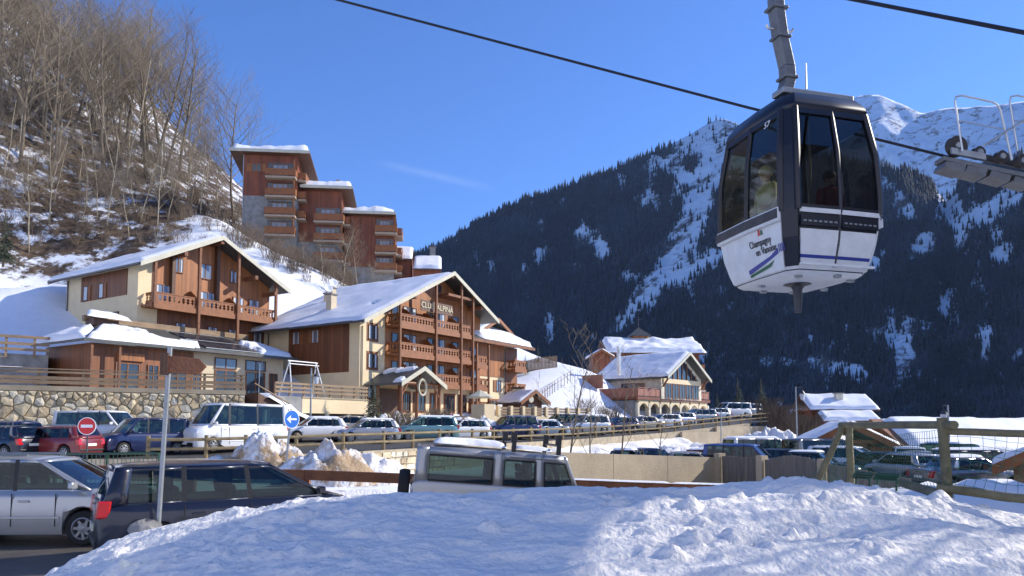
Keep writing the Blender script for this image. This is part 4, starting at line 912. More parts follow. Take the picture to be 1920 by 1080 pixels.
for k in range(5): window(Gg, 1.7 + k * 1.9, 4.7, 1.6, 1.9, lo, .0, 2, fm='wood_rail', pane='pane_dark')
GS = Gg.left(9.8); window(GS, 5.5, 5.1, 3.6, 1.4, lo, 0, 4, fm='wood_rail', pane='pane_dark'); 
gable_roof(Gg, lo, -.6, 11.6, 5.5, 10.0, .58, 1.3, -10.5, .25, snow=.3, seed=65, fascia='fascia')
for t in (.2, 10.8): MB().tube([Gg.p(t, 1.1, 6.5), Gg.p(t, .1, 5.2)], .12, 6).build('brace', 'wood_brown', lo)
MB().fbox(LS, 1.0, 4.2, .5, .6, 4.9, 6.7).build('shed_wall', 'wood_rose', lo)
MB().fbox(Gg, -.8, -.4, -6.3, -5.9, 7, 10.9).build('chimney', 'metal_light', lo)
# big building behind with the cupola
B_ = Fr(at(1150, 800, 126), (1, .06)); bk = root('inn', 'broad red-brown inn with a deep snow roof and roof cupola behind the lodge', 'inn', B_.p(7, -5, 0)); bw = 15.2
MB().fbox(B_, .6, bw, -11, -1, -2, 12.7).build('wall', 'wood_red', bk)
MB().prism([B_.p(-1, .6, 12.5), B_.p(-1, -6, 15.3), B_.p(-1, -12.5, 12.5), B_.p(-1, -12.5, 12.2), B_.p(-1, -6, 15.0), B_.p(-1, .6, 12.2)], B_.u * (bw + 1.8)).build('roof', 'wood_dark', bk)
snow_sheet(bk, B_.p(-1, .9, 12.45), B_.p(bw + .8, .9, 12.45), B_.p(bw + .6, -6, 15.35), B_.p(-.8, -6, 15.35), .75, 36, 18, 66, wav=.4)
snow_sheet(bk, B_.p(-.9, -12.4, 12.5), B_.p(bw + .7, -12.4, 12.5), B_.p(bw + .6, -6, 15.35), B_.p(-.8, -6, 15.35), .6, 20, 10, 67)
b = MB(); b.fbox(B_, 4.6, 7.2, -7.2, -4.8, 14.5, 16.2); b.build('cupola', 'wood_orange', bk)
apx = B_.p(5.9, -6, 17.7); b = MB(); rim = [B_.p(4.1, -4.3, 16.1), B_.p(7.7, -4.3, 16.1), B_.p(7.7, -7.7, 16.1), B_.p(4.1, -7.7, 16.1)]; b.add(rim + [apx] + [p - V((0, 0, .15)) for p in rim], [(0, 1, 4), (1, 2, 4), (2, 3, 4), (3, 0, 4), (8, 7, 6, 5), (0, 5, 6, 1), (1, 6, 7, 2), (2, 7, 8, 3), (3, 8, 5, 0)]); b.build('cupola_roof', 'slate', bk, fix=True)
MB().tube([apx, apx + V((0, 0, 1.9))], .06, 5).build('weather_vane_rod', 'steel_dark', bk); MB().tube([apx + V((-.7, 0, 1.3)), apx + V((.8, 0, 1.5))], .06, 5).build('weather_vane', 'steel_dark', bk)
for zf in (9.4, 6.2, 3.0):
    MB().fbox(B_, 11.5, bw + .6, -.95, .5, zf - .25, zf).build('balcony_floor', 'cream_dull', bk); balustrade(B_, 11.6, bw + .5, .45, zf, bk, 1.1, m='wood_orange', side0=True, side1=True, depth=1.3, solid=True); window(B_, 13.4, zf + 1.1, 1.6, 1.9, bk, -1.0, 2, fm='wood_dark')
for t in (2.5, 6, 9): window(B_, t, 10.6, 1.3, 1.2, bk, -1.0, 2, fm='wood_dark', pane='pane_dark')
small_hut('snowy_cabin', 'narrow snow capped cabin left of the inn', 1128, 655, 122, 1.6, 8, (1, .06), 4, 68, cat='cabin', wallm='wood_red')
# ================================================================ FAR RIGHT HOUSES
Q_ = Fr(at(1518, 800, 100), (1, -.05)); fh = root('snow_chalet', 'dark timber chalet with ribbed snow roof and stone chimney beyond the lower car park', 'chalet', Q_.p(5, -3, -2)); qw = 9.2
MB().fbox(Q_, .5, qw - .4, -7, -.8, -4, 2.2).build('wall', 'wood_red', fh)
def two_slope(F, w_, o0, z0, o1, z1, parent, th=.2, snow=.4, seed=1, m='wood_dark'):
    om = o1; MB().prism([F.p(0, o0, z0), F.p(0, om, z1), F.p(0, 2 * om - o0, z0), F.p(0, 2 * om - o0, z0 - th), F.p(0, om, z1 - th), F.p(0, o0, z0 - th)], F.u * w_).build('roof', m, parent)
    snow_sheet(parent, F.p(.03, o0, z0), F.p(w_ - .03, o0, z0), F.p(w_ - .03, om, z1), F.p(.03, om, z1), snow, 30, 16, seed); snow_sheet(parent, F.p(.03, 2 * om - o0, z0), F.p(w_ - .03, 2 * om - o0, z0), F.p(w_ - .03, om, z1), F.p(.03, om, z1), snow, 16, 10, seed + 1)
two_slope(Q_, qw, .3, 2.3, -4, 4.4, fh, snow=.35, seed=70)
MB().fbox(Q_, 4.2, 5.1, -2.4, -1.5, 2.6, 4.5).build('chimney', 'stone_b', fh); MB().fbox(Q_, 4.05, 5.25, -2.55, -1.35, 4.503, 4.65).build('chimney_cap', 'slate', fh)
Q2 = Fr(Q_.p(.8, 2.6, 0), (1, -.05)); MB().fbox(Q2, .4, 7.4, -3.2, -.5, -4, 1.0).build('porch_wall', 'wood_red', fh); MB().prism([Q2.p(0, .2, .75), Q2.p(0, -2.6, 1.95), Q2.p(0, -2.6, 1.75), Q2.p(0, .2, .55)], Q2.u * 7.6).build('porch_roof', 'wood_dark', fh)
snow_sheet(fh, Q2.p(.03, .2, .76), Q2.p(7.57, .2, .76), Q2.p(7.3, -2.5, 1.95), Q2.p(.2, -2.5, 1.95), .4, 24, 10, 73)
small_hut('side_shed', 'small snow roofed shed left of the dark timber chalet', 1497, 768, 104, 1.6, 3.5, (1, 0), 3, 74, cat='shed', wallm='wood_red')
SHF, sh_ = small_hut('picnic_shelter', 'open timber shelter with gabled snowy roof behind the parked cars', 1592, 792, 46, 2.3, 3.3, (.98, -.2), 4.6, 76, cat='shelter', open_front=True, slope=.52)
# big snow roof at the right
Z_ = Fr(at(1712, 800, 50), (.97, .25)); rb = root('snow_roofed_house', 'long house with a smooth bright snow roof at the right edge', 'house', Z_.p(5, -3, -3))
ZG = Fr(Z_.p(0, -8, 0), Z_.n)
MB().prism([Z_.p(.8, -.6, -4), Z_.p(.8, -.6, -1.7), Z_.p(.8, -4, .35), Z_.p(.8, -7.4, -1.7), Z_.p(.8, -7.4, -4)], Z_.u * 14).build('wall', 'wood_orange', rb)
MB().prism([Z_.p(0, 0, -1.85), Z_.p(0, -4, .55), Z_.p(0, -8, -1.85), Z_.p(0, -8, -2.05), Z_.p(0, -4, .3), Z_.p(0, 0, -2.1)], Z_.u * 16).build('roof', 'wood_brown', rb)
snow_sheet(rb, Z_.p(.4, 0, -1.85), Z_.p(16, 0, -1.85), Z_.p(16, -4, .55), Z_.p(.9, -4, .55), .35, 36, 16, 78); snow_sheet(rb, Z_.p(.2, -8, -1.85), Z_.p(16, -8, -1.85), Z_.p(16, -4, .55), Z_.p(.2, -4, .55), .35, 20, 10, 79)
small_hut('brown_shed', 'plain brown shed roof cut by the right picture edge', 1990, 822, 26, 1.6, 2.6, (.8, -.6), 3.0, 80, cat='shed', wallm='wood_grey', slope=.5)
# ================================================================ FENCES, WALLS, SIGNS
random.seed(21)
pfence = root('parking_fence', 'two-rail round timber fence along the edge of the upper car park', 'fence', (-3.6, 46, -1.3))
s = 1.72; prev = None
while s < 7.95:
    p_ = fl_at(s); q = V((p_.x, p_.y, p_.z)); MB().tube([q + V((0, 0, -.2)), q + V((0, 0, 1.12 + random.uniform(-.03, .03)))], .095, 8).build('post', 'wood_fence', pfence, smooth=True)
    if prev is not None:
        for dz in (.50, .93): MB().tube([prev + V((0, -.09, dz)), q + V((0, -.09, dz + random.uniform(-.02, .02)))], .075, 7).build('rail', 'wood_fence', pfence, smooth=True)
    prev = q; i = int(s); seglen = (V(FL[i + 1]) - V(FL[i])).length; s += 2.45 / seglen
# road barrier of a squared beam on posts
rbx = [-16, -13, -10.2, -7.6, -4.9, -2.0, .9, 3.8, 6.6, 9]
bar = root('road_barrier', 'dark brown timber beam barrier along the far side of the road', 'barrier', (-3, 18, -2.2)); pv = None
for x in rbx:
    zt = -.95 - .04 * max(0, x + 6) + (.08 if x < -8 else 0); y = 18.0 + .03 * x; q = V((x, y, zt))
    MB().box((x - .09, y - .02, zt - 1.5), (.18, 0, 0), (0, .16, 0), (0, 0, 1.45)).build('post', 'wood_beam', bar)
    if pv is not None:
        b = MB(); d = q - pv; b.box(pv + V((0, -.14, -.26)), d, (0, .12, 0), (0, 0, .24)); b.build('beam', 'wood_beam', bar, bevel=.02)
        if x > 0: snow_sheet(bar, pv + V((0, -.15, -.02)), q + V((0, -.15, -.02)), q + V((0, 0, -.02)), pv + V((0, 0, -.02)), .06, 20, 5, 90 + int(x * 3))
    pv = q
# green pedestrian guard rail
gr = root('guard_rail', 'dark green metal pedestrian railing behind the silver car', 'railing', (-14, 20.5, -2))
a, c = V((-18.5, 21.2, -.78)), V((-9.6, 20.4, -.72)); n = 6
for k in range(n + 1): q = a.lerp(c, k / n); MB().tube([q, q + V((0, 0, -1.5))], .03, 6).build('post', 'green_paint', gr)
for dz in (0, -.85): MB().tube([a + V((0, 0, dz)), c + V((0, 0, dz))], .028, 6).build('rail', 'green_paint', gr)
b = MB()
for k in range(72): q = a.lerp(c, (k + .5) / 72); b.tube([q, q + V((0, 0, -.85))], .009, 4)
b.build('bars', 'green_paint', gr)
# concrete and plank wall by the lower car park
cw = root('boundary_wall', 'beige concrete boundary wall with grey plank panels before the lower car park', 'wall', (6, 25, -2.5))
A_, M_2, B_2 = V((1.15, 22, 0)), V((7.3, 27, 0)), V((11.3, 21.0, 0)); WF = Fr(A_, M_2 - A_); WL = (M_2 - A_).length
for k in range(3): MB().prism([WF.p(WL * k / 3 + .01, 0, -3.6), WF.p(WL * (k + 1) / 3 - .01, 0, -3.6), WF.p(WL * (k + 1) / 3 - .01, 0, -.74 - .12 * (k + 1)), WF.p(WL * k / 3 + .01, 0, -.74 - .12 * k)], WF.n * -.2).build('concrete_panel', 'concrete', cw)
WF = Fr(M_2, B_2 - M_2); tt = 0.0; mat('plank_grey', (.16, .145, .125), .85, .3, 1.5, .6, 14, stretch=(6, 6, .5))
for k, wd in enumerate((1.55, 2.05, 2.6)):
    MB().fbox(WF, tt + .003, tt + .24, -.28, .06, -3.6, -.95 - .03 * k).build('pillar', 'concrete', cw)
    npl = int(wd / .16)
    for i in range(npl):
        z1 = -1.05 - .05 * k + (.16 * math.sin(math.pi * i / npl) if k == 1 else 0) - (.02 * i if k == 2 else 0) + random.uniform(-.01, .01); MB().fbox(WF, tt + .26 + i * wd / npl, tt + .26 + (i + .95) * wd / npl, -.12, -.08 + random.uniform(-.01, .01), -3.6, z1).build('plank', 'plank_grey', cw)
    tt += wd + .27
# ---- log gate frame with green netting
gf = root('net_frame', 'weathered log frame hung with green netting on the snow bank', 'net frame', (6.3, 12.5, -1.5))
P1, P2 = at(1592, 797, 14.5), at(1767, 797, 10.6)
def log(p, q, r, name='log', parent=gf, m='wood_green', n=10):
    p, q = V(p), V(q); k = 5; pts = [p.lerp(q, i / k) + V((random.uniform(-.006, .006), 0, random.uniform(-.006, .006))) for i in range(k + 1)]
    return MB().tube(pts, [r * random.uniform(.94, 1.05) for _ in pts], n).build(name, m, parent, smooth=True)
log(P1 + V((0, 0, .06)), P1 + V((0, 0, -2.0)), .068, 'post'); log(P2 + V((0, 0, .1)), V((P2.x + .07, P2.y, P2.z - 1.75)), .068, 'post')
log(P1 + V((-.05, .25, .0)), P2 + V((0, -.3, .0)), .062, 'top_log'); log(P1 + V((-.1, .05, -.02)), at(1520, 900, 14.9) + V((0, 0, -.3)), .06, 'brace')
R1 = at(1925, 817, 10.0) + V((.9, -.3, 0)); R2 = at(1925, 946, 9.8) + V((.9, -.3, -.05))
log(P2 + V((.05, 0, -.09)), R1, .054, 'rail'); log(at(1757, 914, 10.6), R2, .062, 'rail'); log(at(1690, 905, 12.6), at(1765, 928, 10.5), .07, 'rail')
def net(p00, p10, p11, p01, nu, nv, sag, name='netting'):
    b = MB(); random.seed(nu)
    def pt(u, v): 
        q = V(p00).lerp(V(p10), u).lerp(V(p01).lerp(V(p11), u), v); k = math.sin(math.pi * u) * sag
        return q + V((.05 * math.sin(5 * u + 3 * v), .05 * math.cos(4 * v + 6 * u), -k * (1 - v * .6) + .02 * math.sin(11 * u)))
    for i in range(nu + 1): b.tube([pt(i / nu, j / 8) for j in range(9)], .0035, 3, False)
    for j in range(nv + 1): b.tube([pt(i / 16, j / nv) for i in range(17)], .0035, 3, False)
    return b.build(name, 'net_green', gf)
net(P1 + V((0, 0, -.05)), P2 + V((0, 0, -.05)), P2 + V((.05, 0, -1.0)), P1 + V((0, 0, -.95)), 44, 9, .12)
net(P2 + V((.05, 0, -.05)), R1 + V((0, 0, .02)), R2, at(1765, 922, 10.55), 14, 8, .03)
net(P1, at(1525, 893, 14.9), at(1560, 900, 14.8), P1 + V((0, 0, -1.0)), 12, 8, .02)
# folded benches beside the frame
for k, (x0, x1, yy) in enumerate(((1604, 1636, 886), (1643, 1688, 889))):
    a, c = at(x0, yy, 13.6), at(x1, yy + 3, 13.2); bn = root('bench', ('shorter' if k == 0 else 'longer') + ' dark green slatted bench leaning by the log frame', 'bench', a + V((0, 0, -.35)))
    for j in range(3): MB().tube([a + V((0, .05 * j, -.045 * j)), c + V((0, .05 * j, -.045 * j))], .027, 6).build('slat', 'green_paint', bn)
    for q in (a.lerp(c, .1), a.lerp(c, .9)): MB().tube([q + V((0, .03, -.04)), q + V((0, .1, -.45))], .02, 6).build('leg', 'green_paint', bn)
# ---- signs
ne = root('no_entry_sign', 'round red no entry sign on a thin dark post', 'road sign', (-15.94, 28, -2)); c0 = at(163, 799, 28)
MB().lathe(c0, (0.1, -1, 0), [(.30, -.01), (.305, 0), (.30, .012)], 32).build('disc', 'sign_red', ne, smooth=True)
MB().lathe(c0, (0.1, -1, 0), [(.308, -.012), (.33, -.012), (.33, .008), (.308, .008)], 32).build('rim', 'sign_white', ne)
SF = Fr(c0, (1, .1)); MB().fbox(SF, -.21, .21, .014, .02, c0.z - .055, c0.z + .055).build('white_bar', 'sign_white', ne)
MB().tube([c0 + V((0, .06, .3)), V((c0.x, c0.y + .06, -2.3))], .03, 8).build('post', 'steel_dark', ne)
bs = root('direction_sign', 'blue round arrow sign on a leaning grey pole beside dirty snow', 'road sign', at(532, 872, 26)); c0 = at(547, 786, 26); ax = V((.82, -.57, 0))
MB().lathe(c0, ax, [(.30, -.01), (.305, 0), (.30, .012)], 32).build('disc', 'sign_blue', bs, smooth=True)
MB().lathe(c0, ax, [(.306, -.012), (.325, -.012), (.325, .008), (.306, .008)], 32).build('rim', 'sign_white', bs)
SF = Fr(c0, (.57, .82)); q = MB(); q.fbox(SF, -.12, .2, .014, .02, c0.z - .03, c0.z + .03); q.prism([SF.p(-.22, .014, c0.z), SF.p(-.05, .014, c0.z + .14), SF.p(-.05, .014, c0.z + .06), SF.p(-.13, .014, c0.z), SF.p(-.05, .014, c0.z - .06), SF.p(-.05, .014, c0.z - .14)], SF.n * .006); q.build('white_arrow', 'sign_white', bs)
MB().tube([c0 + V((-.04, .05, .36)), at(530, 880, 26) + V((0, .05, -1.2))], .04, 8).build('pole', 'metal_grey', bs, smooth=True)
ws = root('wooden_signpost', 'grey metal post carrying two blank wooden arrow boards rising from the snow', 'signpost', at(298, 965, 11.5)); t0, t1 = at(319, 651, 11.5), at(297, 985, 11.5)
MB().tube([t0, t1], .036, 12).build('pole', 'metal_grey', ws, smooth=True)
SF = Fr(at(318, 683, 11.38), (.93, .36)); zc = at(318, 683, 11.38).z
q = MB(); q.prism([SF.p(-.04, .02, zc - .135), SF.p(.42, .02, zc - .15), SF.p(.53, .02, zc - .02), SF.p(.42, .02, zc + .10), SF.p(-.04, .02, zc + .13)], SF.n * -.06); q.build('arrow_board', 'wood_brown', ws, bevel=.01)
SF2 = Fr(at(318, 683, 11.38), (-.45, .89)); q = MB(); q.prism([SF2.p(.0, .02, zc - .14), SF2.p(.5, .02, zc - .14), SF2.p(.62, .02, zc), SF2.p(.5, .02, zc + .12), SF2.p(.0, .02, zc + .12)], SF2.n * -.06); q.build('arrow_board', 'wood_beam', ws, bevel=.01)
q = MB(); q.box(SF.p(-.13, .07, zc - .16), SF.u * .11, SF.n * -.17, (0, 0, .33)); q.build('bracket', 'wood_dark', ws)
# ---- street lamps
def lamp(label, px, ytop, d, gzv, armpx):
    t = at(px, ytop, d); r = root('street_lamp', label, 'street lamp', (t.x, t.y, gzv)); s_ = 1 if armpx > px else -1; L_ = abs(armpx - px) / FPX * d
    MB().tube([V((t.x, t.y, gzv)), t], [.075, .05], 8).build('pole', 'metal_grey', r); MB().tube([t + V((0, 0, -.05)), t + V((s_ * L_ * 1.1, 0, -.05))], .03, 6).build('arm', 'steel_dark', r)
    h = t + V((s_ * L_, 0, -.12)); MB().tube([h, h + V((0, 0, -.2))], .02, 5).build('hanger', 'steel_dark', r)
    MB().lathe(h + V((0, 0, -.95)), (0, 0, 1), [(.14, 0), (.2, .42), (.22, .5), (.05, .72)], 6).build('lantern', 'curtain', r); MB().lathe(h + V((0, 0, -.46)), (0, 0, 1), [(.25, 0), (.06, .26)], 6).build('lantern_cap', 'steel_dark', r)
lamp('tall street lamp with hanging lantern beside the dark timber chalet', 1492, 725, 60, -3, 1504); lamp('street lamp with lantern in front of the long snow roof', 1777, 759, 46, -3, 1769); lamp('slim street lamp standing before the swing terrace', 584, 690, 50, -1, 594)
tag(MB().tube([at(1352, 770, 40), at(1352, 900, 40)], .03, 6).build('thin_pole', 'metal_grey', loc=at(1352, 880, 40)), 'thin bare metal pole in the lower car park', 'pole')
# ---- snow heaps
def heap(name, label, px, pyb, d, wd, dp, h, seed, m='snow_rough', rough=.3, zb=None):
    c = at(px, pyb, d); zb = c.z if zb is None else zb; nu = 46; nv = 26; U, W = np.meshgrid(np.linspace(-1, 1, nu), np.linspace(-1, 1, nv), indexing='ij')
    r_ = np.sqrt(U ** 2 + W ** 2); e = np.clip(1 - r_ ** 2, 0, 1) ** .75
    nn = fbm(U * wd / 1.2 + seed, W * dp / 1.2, 5, seed, .6)
    P = np.stack([c.x + U * wd / 2, c.y + W * dp / 2, zb - .3 + e * h * (1 + rough * 1.7 * nn) + (e > 0) * .25], -1); b = MB(); b.grid(P); return tag(b.build(name, m, loc=(c.x, c.y, zb), smooth='all'), label, 'snow heap')
def dirty_mat():
    m = mat('snow_soiled', (.80, .82, .85), .7, .05, 2, 1.4, 8, spec=.2); n = m.node_tree.nodes; l = m.node_tree.links; p = n['Principled BSDF']; tc = n.new('ShaderNodeTexCoord')
    nz = n.new('ShaderNodeTexNoise'); nz.inputs['Scale'].default_value = .9; nz.inputs['Detail'].default_value = 7; nz.inputs['Roughness'].default_value = .7; l.new(tc.outputs['Object'], nz.inputs[0])
    r = n.new('ShaderNodeValToRGB'); r.color_ramp.elements[0].position = .42; r.color_ramp.elements[1].position = .55; l.new(nz.outputs[0], r.inputs[0])
    mx = n.new('ShaderNodeMix'); mx.data_type = 'RGBA'; l.new(r.outputs[0], mx.inputs[0]); l.new(p.inputs['Base Color'].links[0].from_socket, mx.inputs[6]); mx.inputs[7].default_value = (.36, .26, .16, 1); l.new(mx.outputs[2], p.inputs['Base Color'])
dirty_mat()
heap('snow_heap', 'tall lumpy dirt-streaked snow heap left of the blue arrow sign', 505, 885, 27.5, 3.4, 2.8, 1.25, 3, 'snow_soiled', .5)
heap('snow_heap', 'dirt-streaked snow heap sloping down right of the blue arrow sign', 610, 892, 26.5, 3.6, 2.6, .95, 5, 'snow_soiled', .45)
heap('snow_heap', 'low soiled snow heap between the white minibus and the road', 430, 880, 27, 2.6, 2.2, .55, 6, 'snow_soiled', .4)
heap('snow_heap', 'smooth white snow heap against the retaining wall', 690, 893, 30, 3.4, 2.5, .8, 7)
heap('snow_heap', 'long rough snow heap below the fence left of the young trees', 1105, 850, 47, 8, 7, 1.2, 8, rough=.28, zb=-2.9)
heap('snow_heap', 'long rough snow heap below the fence right of the young trees', 1290, 845, 56, 10, 8, 1.5, 9, rough=.28, zb=-2.9)
heap('snow_heap', 'big snow heap at the end of the sunlit cream wall', 1445, 845, 66, 7, 10, 2.6, 10, rough=.26, zb=-2.9)
heap('snow_heap', 'snow heap beneath the dark timber chalet', 1530, 835, 78, 12, 8, 2.2, 11, rough=.26, zb=-2.9)
heap('snow_heap', 'snow heap with shrubs before the hotel entrance', 730, 805, 55, 5.5, 3.5, 1.1, 12, rough=.4, zb=-.3)
heap('snow_heap', 'snow heap around the little gabled wooden shelter', 880, 803, 57, 6.5, 3, 1.0, 13, rough=.4, zb=-.4)
heap('snow_heap', 'shaded smooth snow mound behind the green netting', 1850, 960, 13.5, 8, 5, 1.15, 14, 'snow', .12, zb=-2.1)
# ================================================================ CARS
PAINT = {}
def paint(name, col, metal=.0):
    if name not in PAINT:
        m = mat('paint_' + name, col, .28, .03, 2, metal=metal, coat=.6); PAINT[name] = m
    return PAINT[name]
for nme, c, me_ in [('silver', (.42, .43, .44), .55), ('night', (.012, .015, .03), .3), ('white', (.74, .75, .76), 0), ('red', (.17, .018, .02), 0), ('navy', (.012, .02, .075), .2), ('black', (.012, .012, .014), .2),
                  ('teal', (.16, .30, .31), .3), ('grey', (.20, .21, .22), .5), ('blue', (.03, .07, .25), .2), ('champagne', (.40, .37, .31), .5), ('landgrey', (.33, .34, .36), .35), ('darkgreen', (.02, .05, .04), .2), ('lightblue', (.30, .36, .42), .4)]: paint(nme, c, me_)
mat('head_lamp', (.75, .78, .8), .1, .05, 8, spec=.9); mat('tail_lamp', (.5, .01, .012), .15, .1, 8, spec=.8); mat('plate', (.75, .74, .62), .4, .02, 9); mat('seat', (.05, .05, .055), .8, .2, 6)
SPEC = {
 'hatch': dict(L=3.95, W=1.70, H=1.46, belt=.93, hf=.70, wh=(1.22, -1.25), R=.30, cols=[(.95, .28, 'p'), (.84, .20, 'g'), (-.02, -.05, 'p'), (-.10, -.12, 'g'), (-.95, -.95, 'p'), (-1.05, -1.03, 'g'), (-1.45, -1.32, 'p'), (-1.90, -1.60, 0)]),
 'mpv': dict(L=4.42, W=1.80, H=1.64, belt=1.02, hf=.76, wh=(1.38, -1.32), R=.32, cols=[(1.50, .42, 'p'), (1.34, .34, 'g'), (.12, .06, 'p'), (.04, -.02, 'g'), (-.92, -.92, 'p'), (-1.0, -1.0, 'g'), (-1.78, -1.72, 'p'), (-2.12, -1.95, 0)]),
 'van': dict(L=4.9, W=1.90, H=1.95, belt=1.14, hf=.92, wh=(1.55, -1.45), R=.33, cols=[(1.72, .95, 'p'), (1.58, .86, 'g'), (.62, .58, 'p'), (.54, .50, 'g'), (-.75, -.75, 'p'), (-.83, -.83, 'g'), (-2.1, -2.08, 'p'), (-2.38, -2.3, 0)]),
 'minibus': dict(L=5.6, W=2.02, H=2.5, belt=1.34, hf=1.08, wh=(1.85, -1.6), R=.35, cols=[(2.05, 1.25, 'p'), (1.9, 1.15, 'g'), (1.0, .95, 'p'), (.85, .82, 'g'), (-.7, -.7, 'p'), (-.8, -.8, 'g'), (-2.35, -2.35, 'p'), (-2.74, -2.7, 0)]),
 'kangoo': dict(L=4.05, W=1.75, H=1.80, belt=1.06, hf=.84, wh=(1.3, -1.3), R=.31, cols=[(1.22, .55, 'p'), (1.1, .47, 'g'), (.18, .15, 'p'), (.1, .07, 'g'), (-.85, -.85, 'p'), (-.93, -.93, 'g'), (-1.7, -1.68, 'p'), (-1.96, -1.88, 0)]),
 'suv': dict(L=4.6, W=1.86, H=1.78, belt=1.10, hf=.94, wh=(1.38, -1.34), R=.37, cols=[(1.05, .42, 'p'), (.94, .34, 'g'), (.05, .02, 'p'), (-.04, -.06, 'g'), (-.98, -.98, 'p'), (-1.06, -1.06, 'g'), (-1.85, -1.75, 'p'), (-2.15, -1.98, 0)]),
 'sedan': dict(L=4.4, W=1.76, H=1.44, belt=.92, hf=.72, wh=(1.34, -1.3), R=.31, cols=[(.92, .28, 'p'), (.82, .2, 'g'), (-.05, -.08, 'p'), (-.13, -.15, 'g'), (-1.0, -.9, 'p'), (-1.5, -1.05, 0)]),
 'defender': dict(L=4.6, W=1.79, H=2.0, belt=1.28, hf=1.12, wh=(1.5, -1.28), R=.40, box=True, cols=[(1.02, .72, 'p'), (.93, .64, 'g'), (.30, .27, 'p'), (.12, .10, 'g'), (-.52, -.52, 'p'), (-.72, -.72, 'g'), (-2.0, -2.0, 'p'), (-2.24, -2.22, 0)]),
}
CARMESH = {}; mat('rim', (.30, .30, .31), .4, .1, 6, metal=.3)
def car(label, x, y, z, hd, typ, colr, group='cars in the upper car park', snow=False, pitch=0.0, detail=False, rack=False, name=None, plates=True, glass='car_glass'):
    S = SPEC[typ]; L, W, Hh, belt, hf, R = S['L'], S['W'], S['H'], S['belt'], S['hf'], S['R']; cols = S['cols']; bx_ = S.get('box')
    nm = name or {'van': 'van', 'minibus': 'minibus', 'kangoo': 'small_van', 'defender': 'off_road_vehicle', 'suv': 'suv'}.get(typ, 'car')
    r = root(nm, label, nm.replace('_', ' ') if nm != 'suv' else 'car', (x, y, z), group); r.rotation_euler = (0, pitch, math.atan2(hd[1], hd[0])); OFF[r.name] = V((0, 0, 0))
    pm = PAINT[colr]; sill = .20 + (.08 if typ in ('suv', 'defender') else 0)
    cowl = cols[0][0]; tailx = cols[-1][0]; hw = W / 2
    def top(xx):
        if xx > cowl: f = (xx - cowl) / (L / 2 - cowl); return belt - .02 + (hf - belt + .02) * (f ** (1.6 if not bx_ else 3))
        if xx < tailx and typ == 'sedan': return belt + .02
        return belt
    st = sorted(set([-L / 2, -L / 2 + .05, -L / 2 + .16, -L / 2 + .35, L / 2, L / 2 - .05, L / 2 - .16, L / 2 - .4, cowl, cowl + .02, tailx] + [wx + R * 1.16 * math.cos(math.pi * k / 10) for wx in S['wh'] for k in range(11)] + list(np.linspace(-L / 2 + .5, L / 2 - .5, 9))))
    P = []
    for xx in st:
        e = min(xx + L / 2, L / 2 - xx); rd = 1 - (.0 if bx_ else 1) * .16 * max(0, 1 - e / .5) ** 2 - .05 * (e < .02); w_ = hw * rd
        zt = top(xx) - (.14 if e < .02 else .04 if e < .06 else 0); zb = sill + (.12 if e < .02 else .02 if e < .1 else 0)
        for wx in S['wh']:
            dxx = xx - wx
            if abs(dxx) < R * 1.16: zb = max(zb, R + math.sqrt(max(0, (R * 1.16) ** 2 - dxx * dxx)))
        zb = min(zb, zt - .12); m1 = max(zb + .04, min(.62 * belt, zt - .08)); sh = zt - (.07 if not bx_ else .03)
        half = [(0, zb), (w_ * .80, zb), (w_ * .965, zb + .012), (w_ * .99, max(zb + .03, min(zb + .12, m1 - .005))), (w_ * 1.0, m1), (w_ * .985, max(m1 + .01, sh - .1)), (w_ * (.95 if not bx_ else .975), max(m1 + .02, sh)), (w_ * (.88 if not bx_ else .955), zt), (w_ * .5, zt + (.022 if not bx_ else 0)), (0, zt + (.03 if not bx_ else 0))]
        P.append([(xx, yy, zz) for yy, zz in half] + [(xx, -yy, zz) for yy, zz in half[::-1][1:]])
    b = MB(); b.grid(np.array(P)); k = len(P[0]); b.f.append(tuple(range(k))); b.f.append(tuple(range((len(P) - 1) * k, len(P) * k))[::-1])
    body = b.build('body', pm, r, smooth=True, fix=True)
    wb, wr, zr = hw * (.90 if not bx_ else .95), hw * (.74 if not bx_ else .90), Hh - .07
    if typ in ('van', 'minibus', 'kangoo'): wr = hw * .84; wb = hw * .93
    fr = MB(); gl = MB(); pil = []; gtop = .80 if bx_ else .90; npil = 0
    for (b0, r0, ty), (b1, r1, _) in zip(cols[:-1], cols[1:]):
        for s_ in (1, -1):
            def q(f, t): return (b0 + (b1 - b0) * f + ((r0 + (r1 - r0) * f) - (b0 + (b1 - b0) * f)) * t, s_ * (wb + (wr - wb) * (t ** 1.25)), belt - .03 + (zr - belt + .03) * t)
            if ty == 'g' and bx_:
                sl_ = MB(); ring = [q(.02, .07), q(.98, .07), q(.98, gtop - .02), q(.02, gtop - .02), q(.02, .07)]; sl_.tube([V(v_) + V((0, s_ * .012, 0)) for v_ in ring], .02, 5); sl_.build('window_seal', 'rubber', r)
            if ty == 'g':
                gl.grid(np.array([[q(f, t) for t in (.06, .35, .65, gtop)] for f in (0, .5, 1)])); fr.grid(np.array([[q(f, t) for t in (gtop, 1.0)] for f in (0, .5, 1)])); fr.grid(np.array([[q(f, t) for t in (0, .06)] for f in (0, .5, 1)]))
            else:
                tgt = fr
                if b0 != cols[0][0] and b1 != cols[-1][0] and not bx_: tgt = MB(); pil.append(tgt)
                tgt.grid(np.array([[q(f, t) for t in (0, .35, .65, .9, 1.0)] for f in (0, 1)]))
    # roof
    rx0, rx1 = cols[0][1], cols[-1][1]
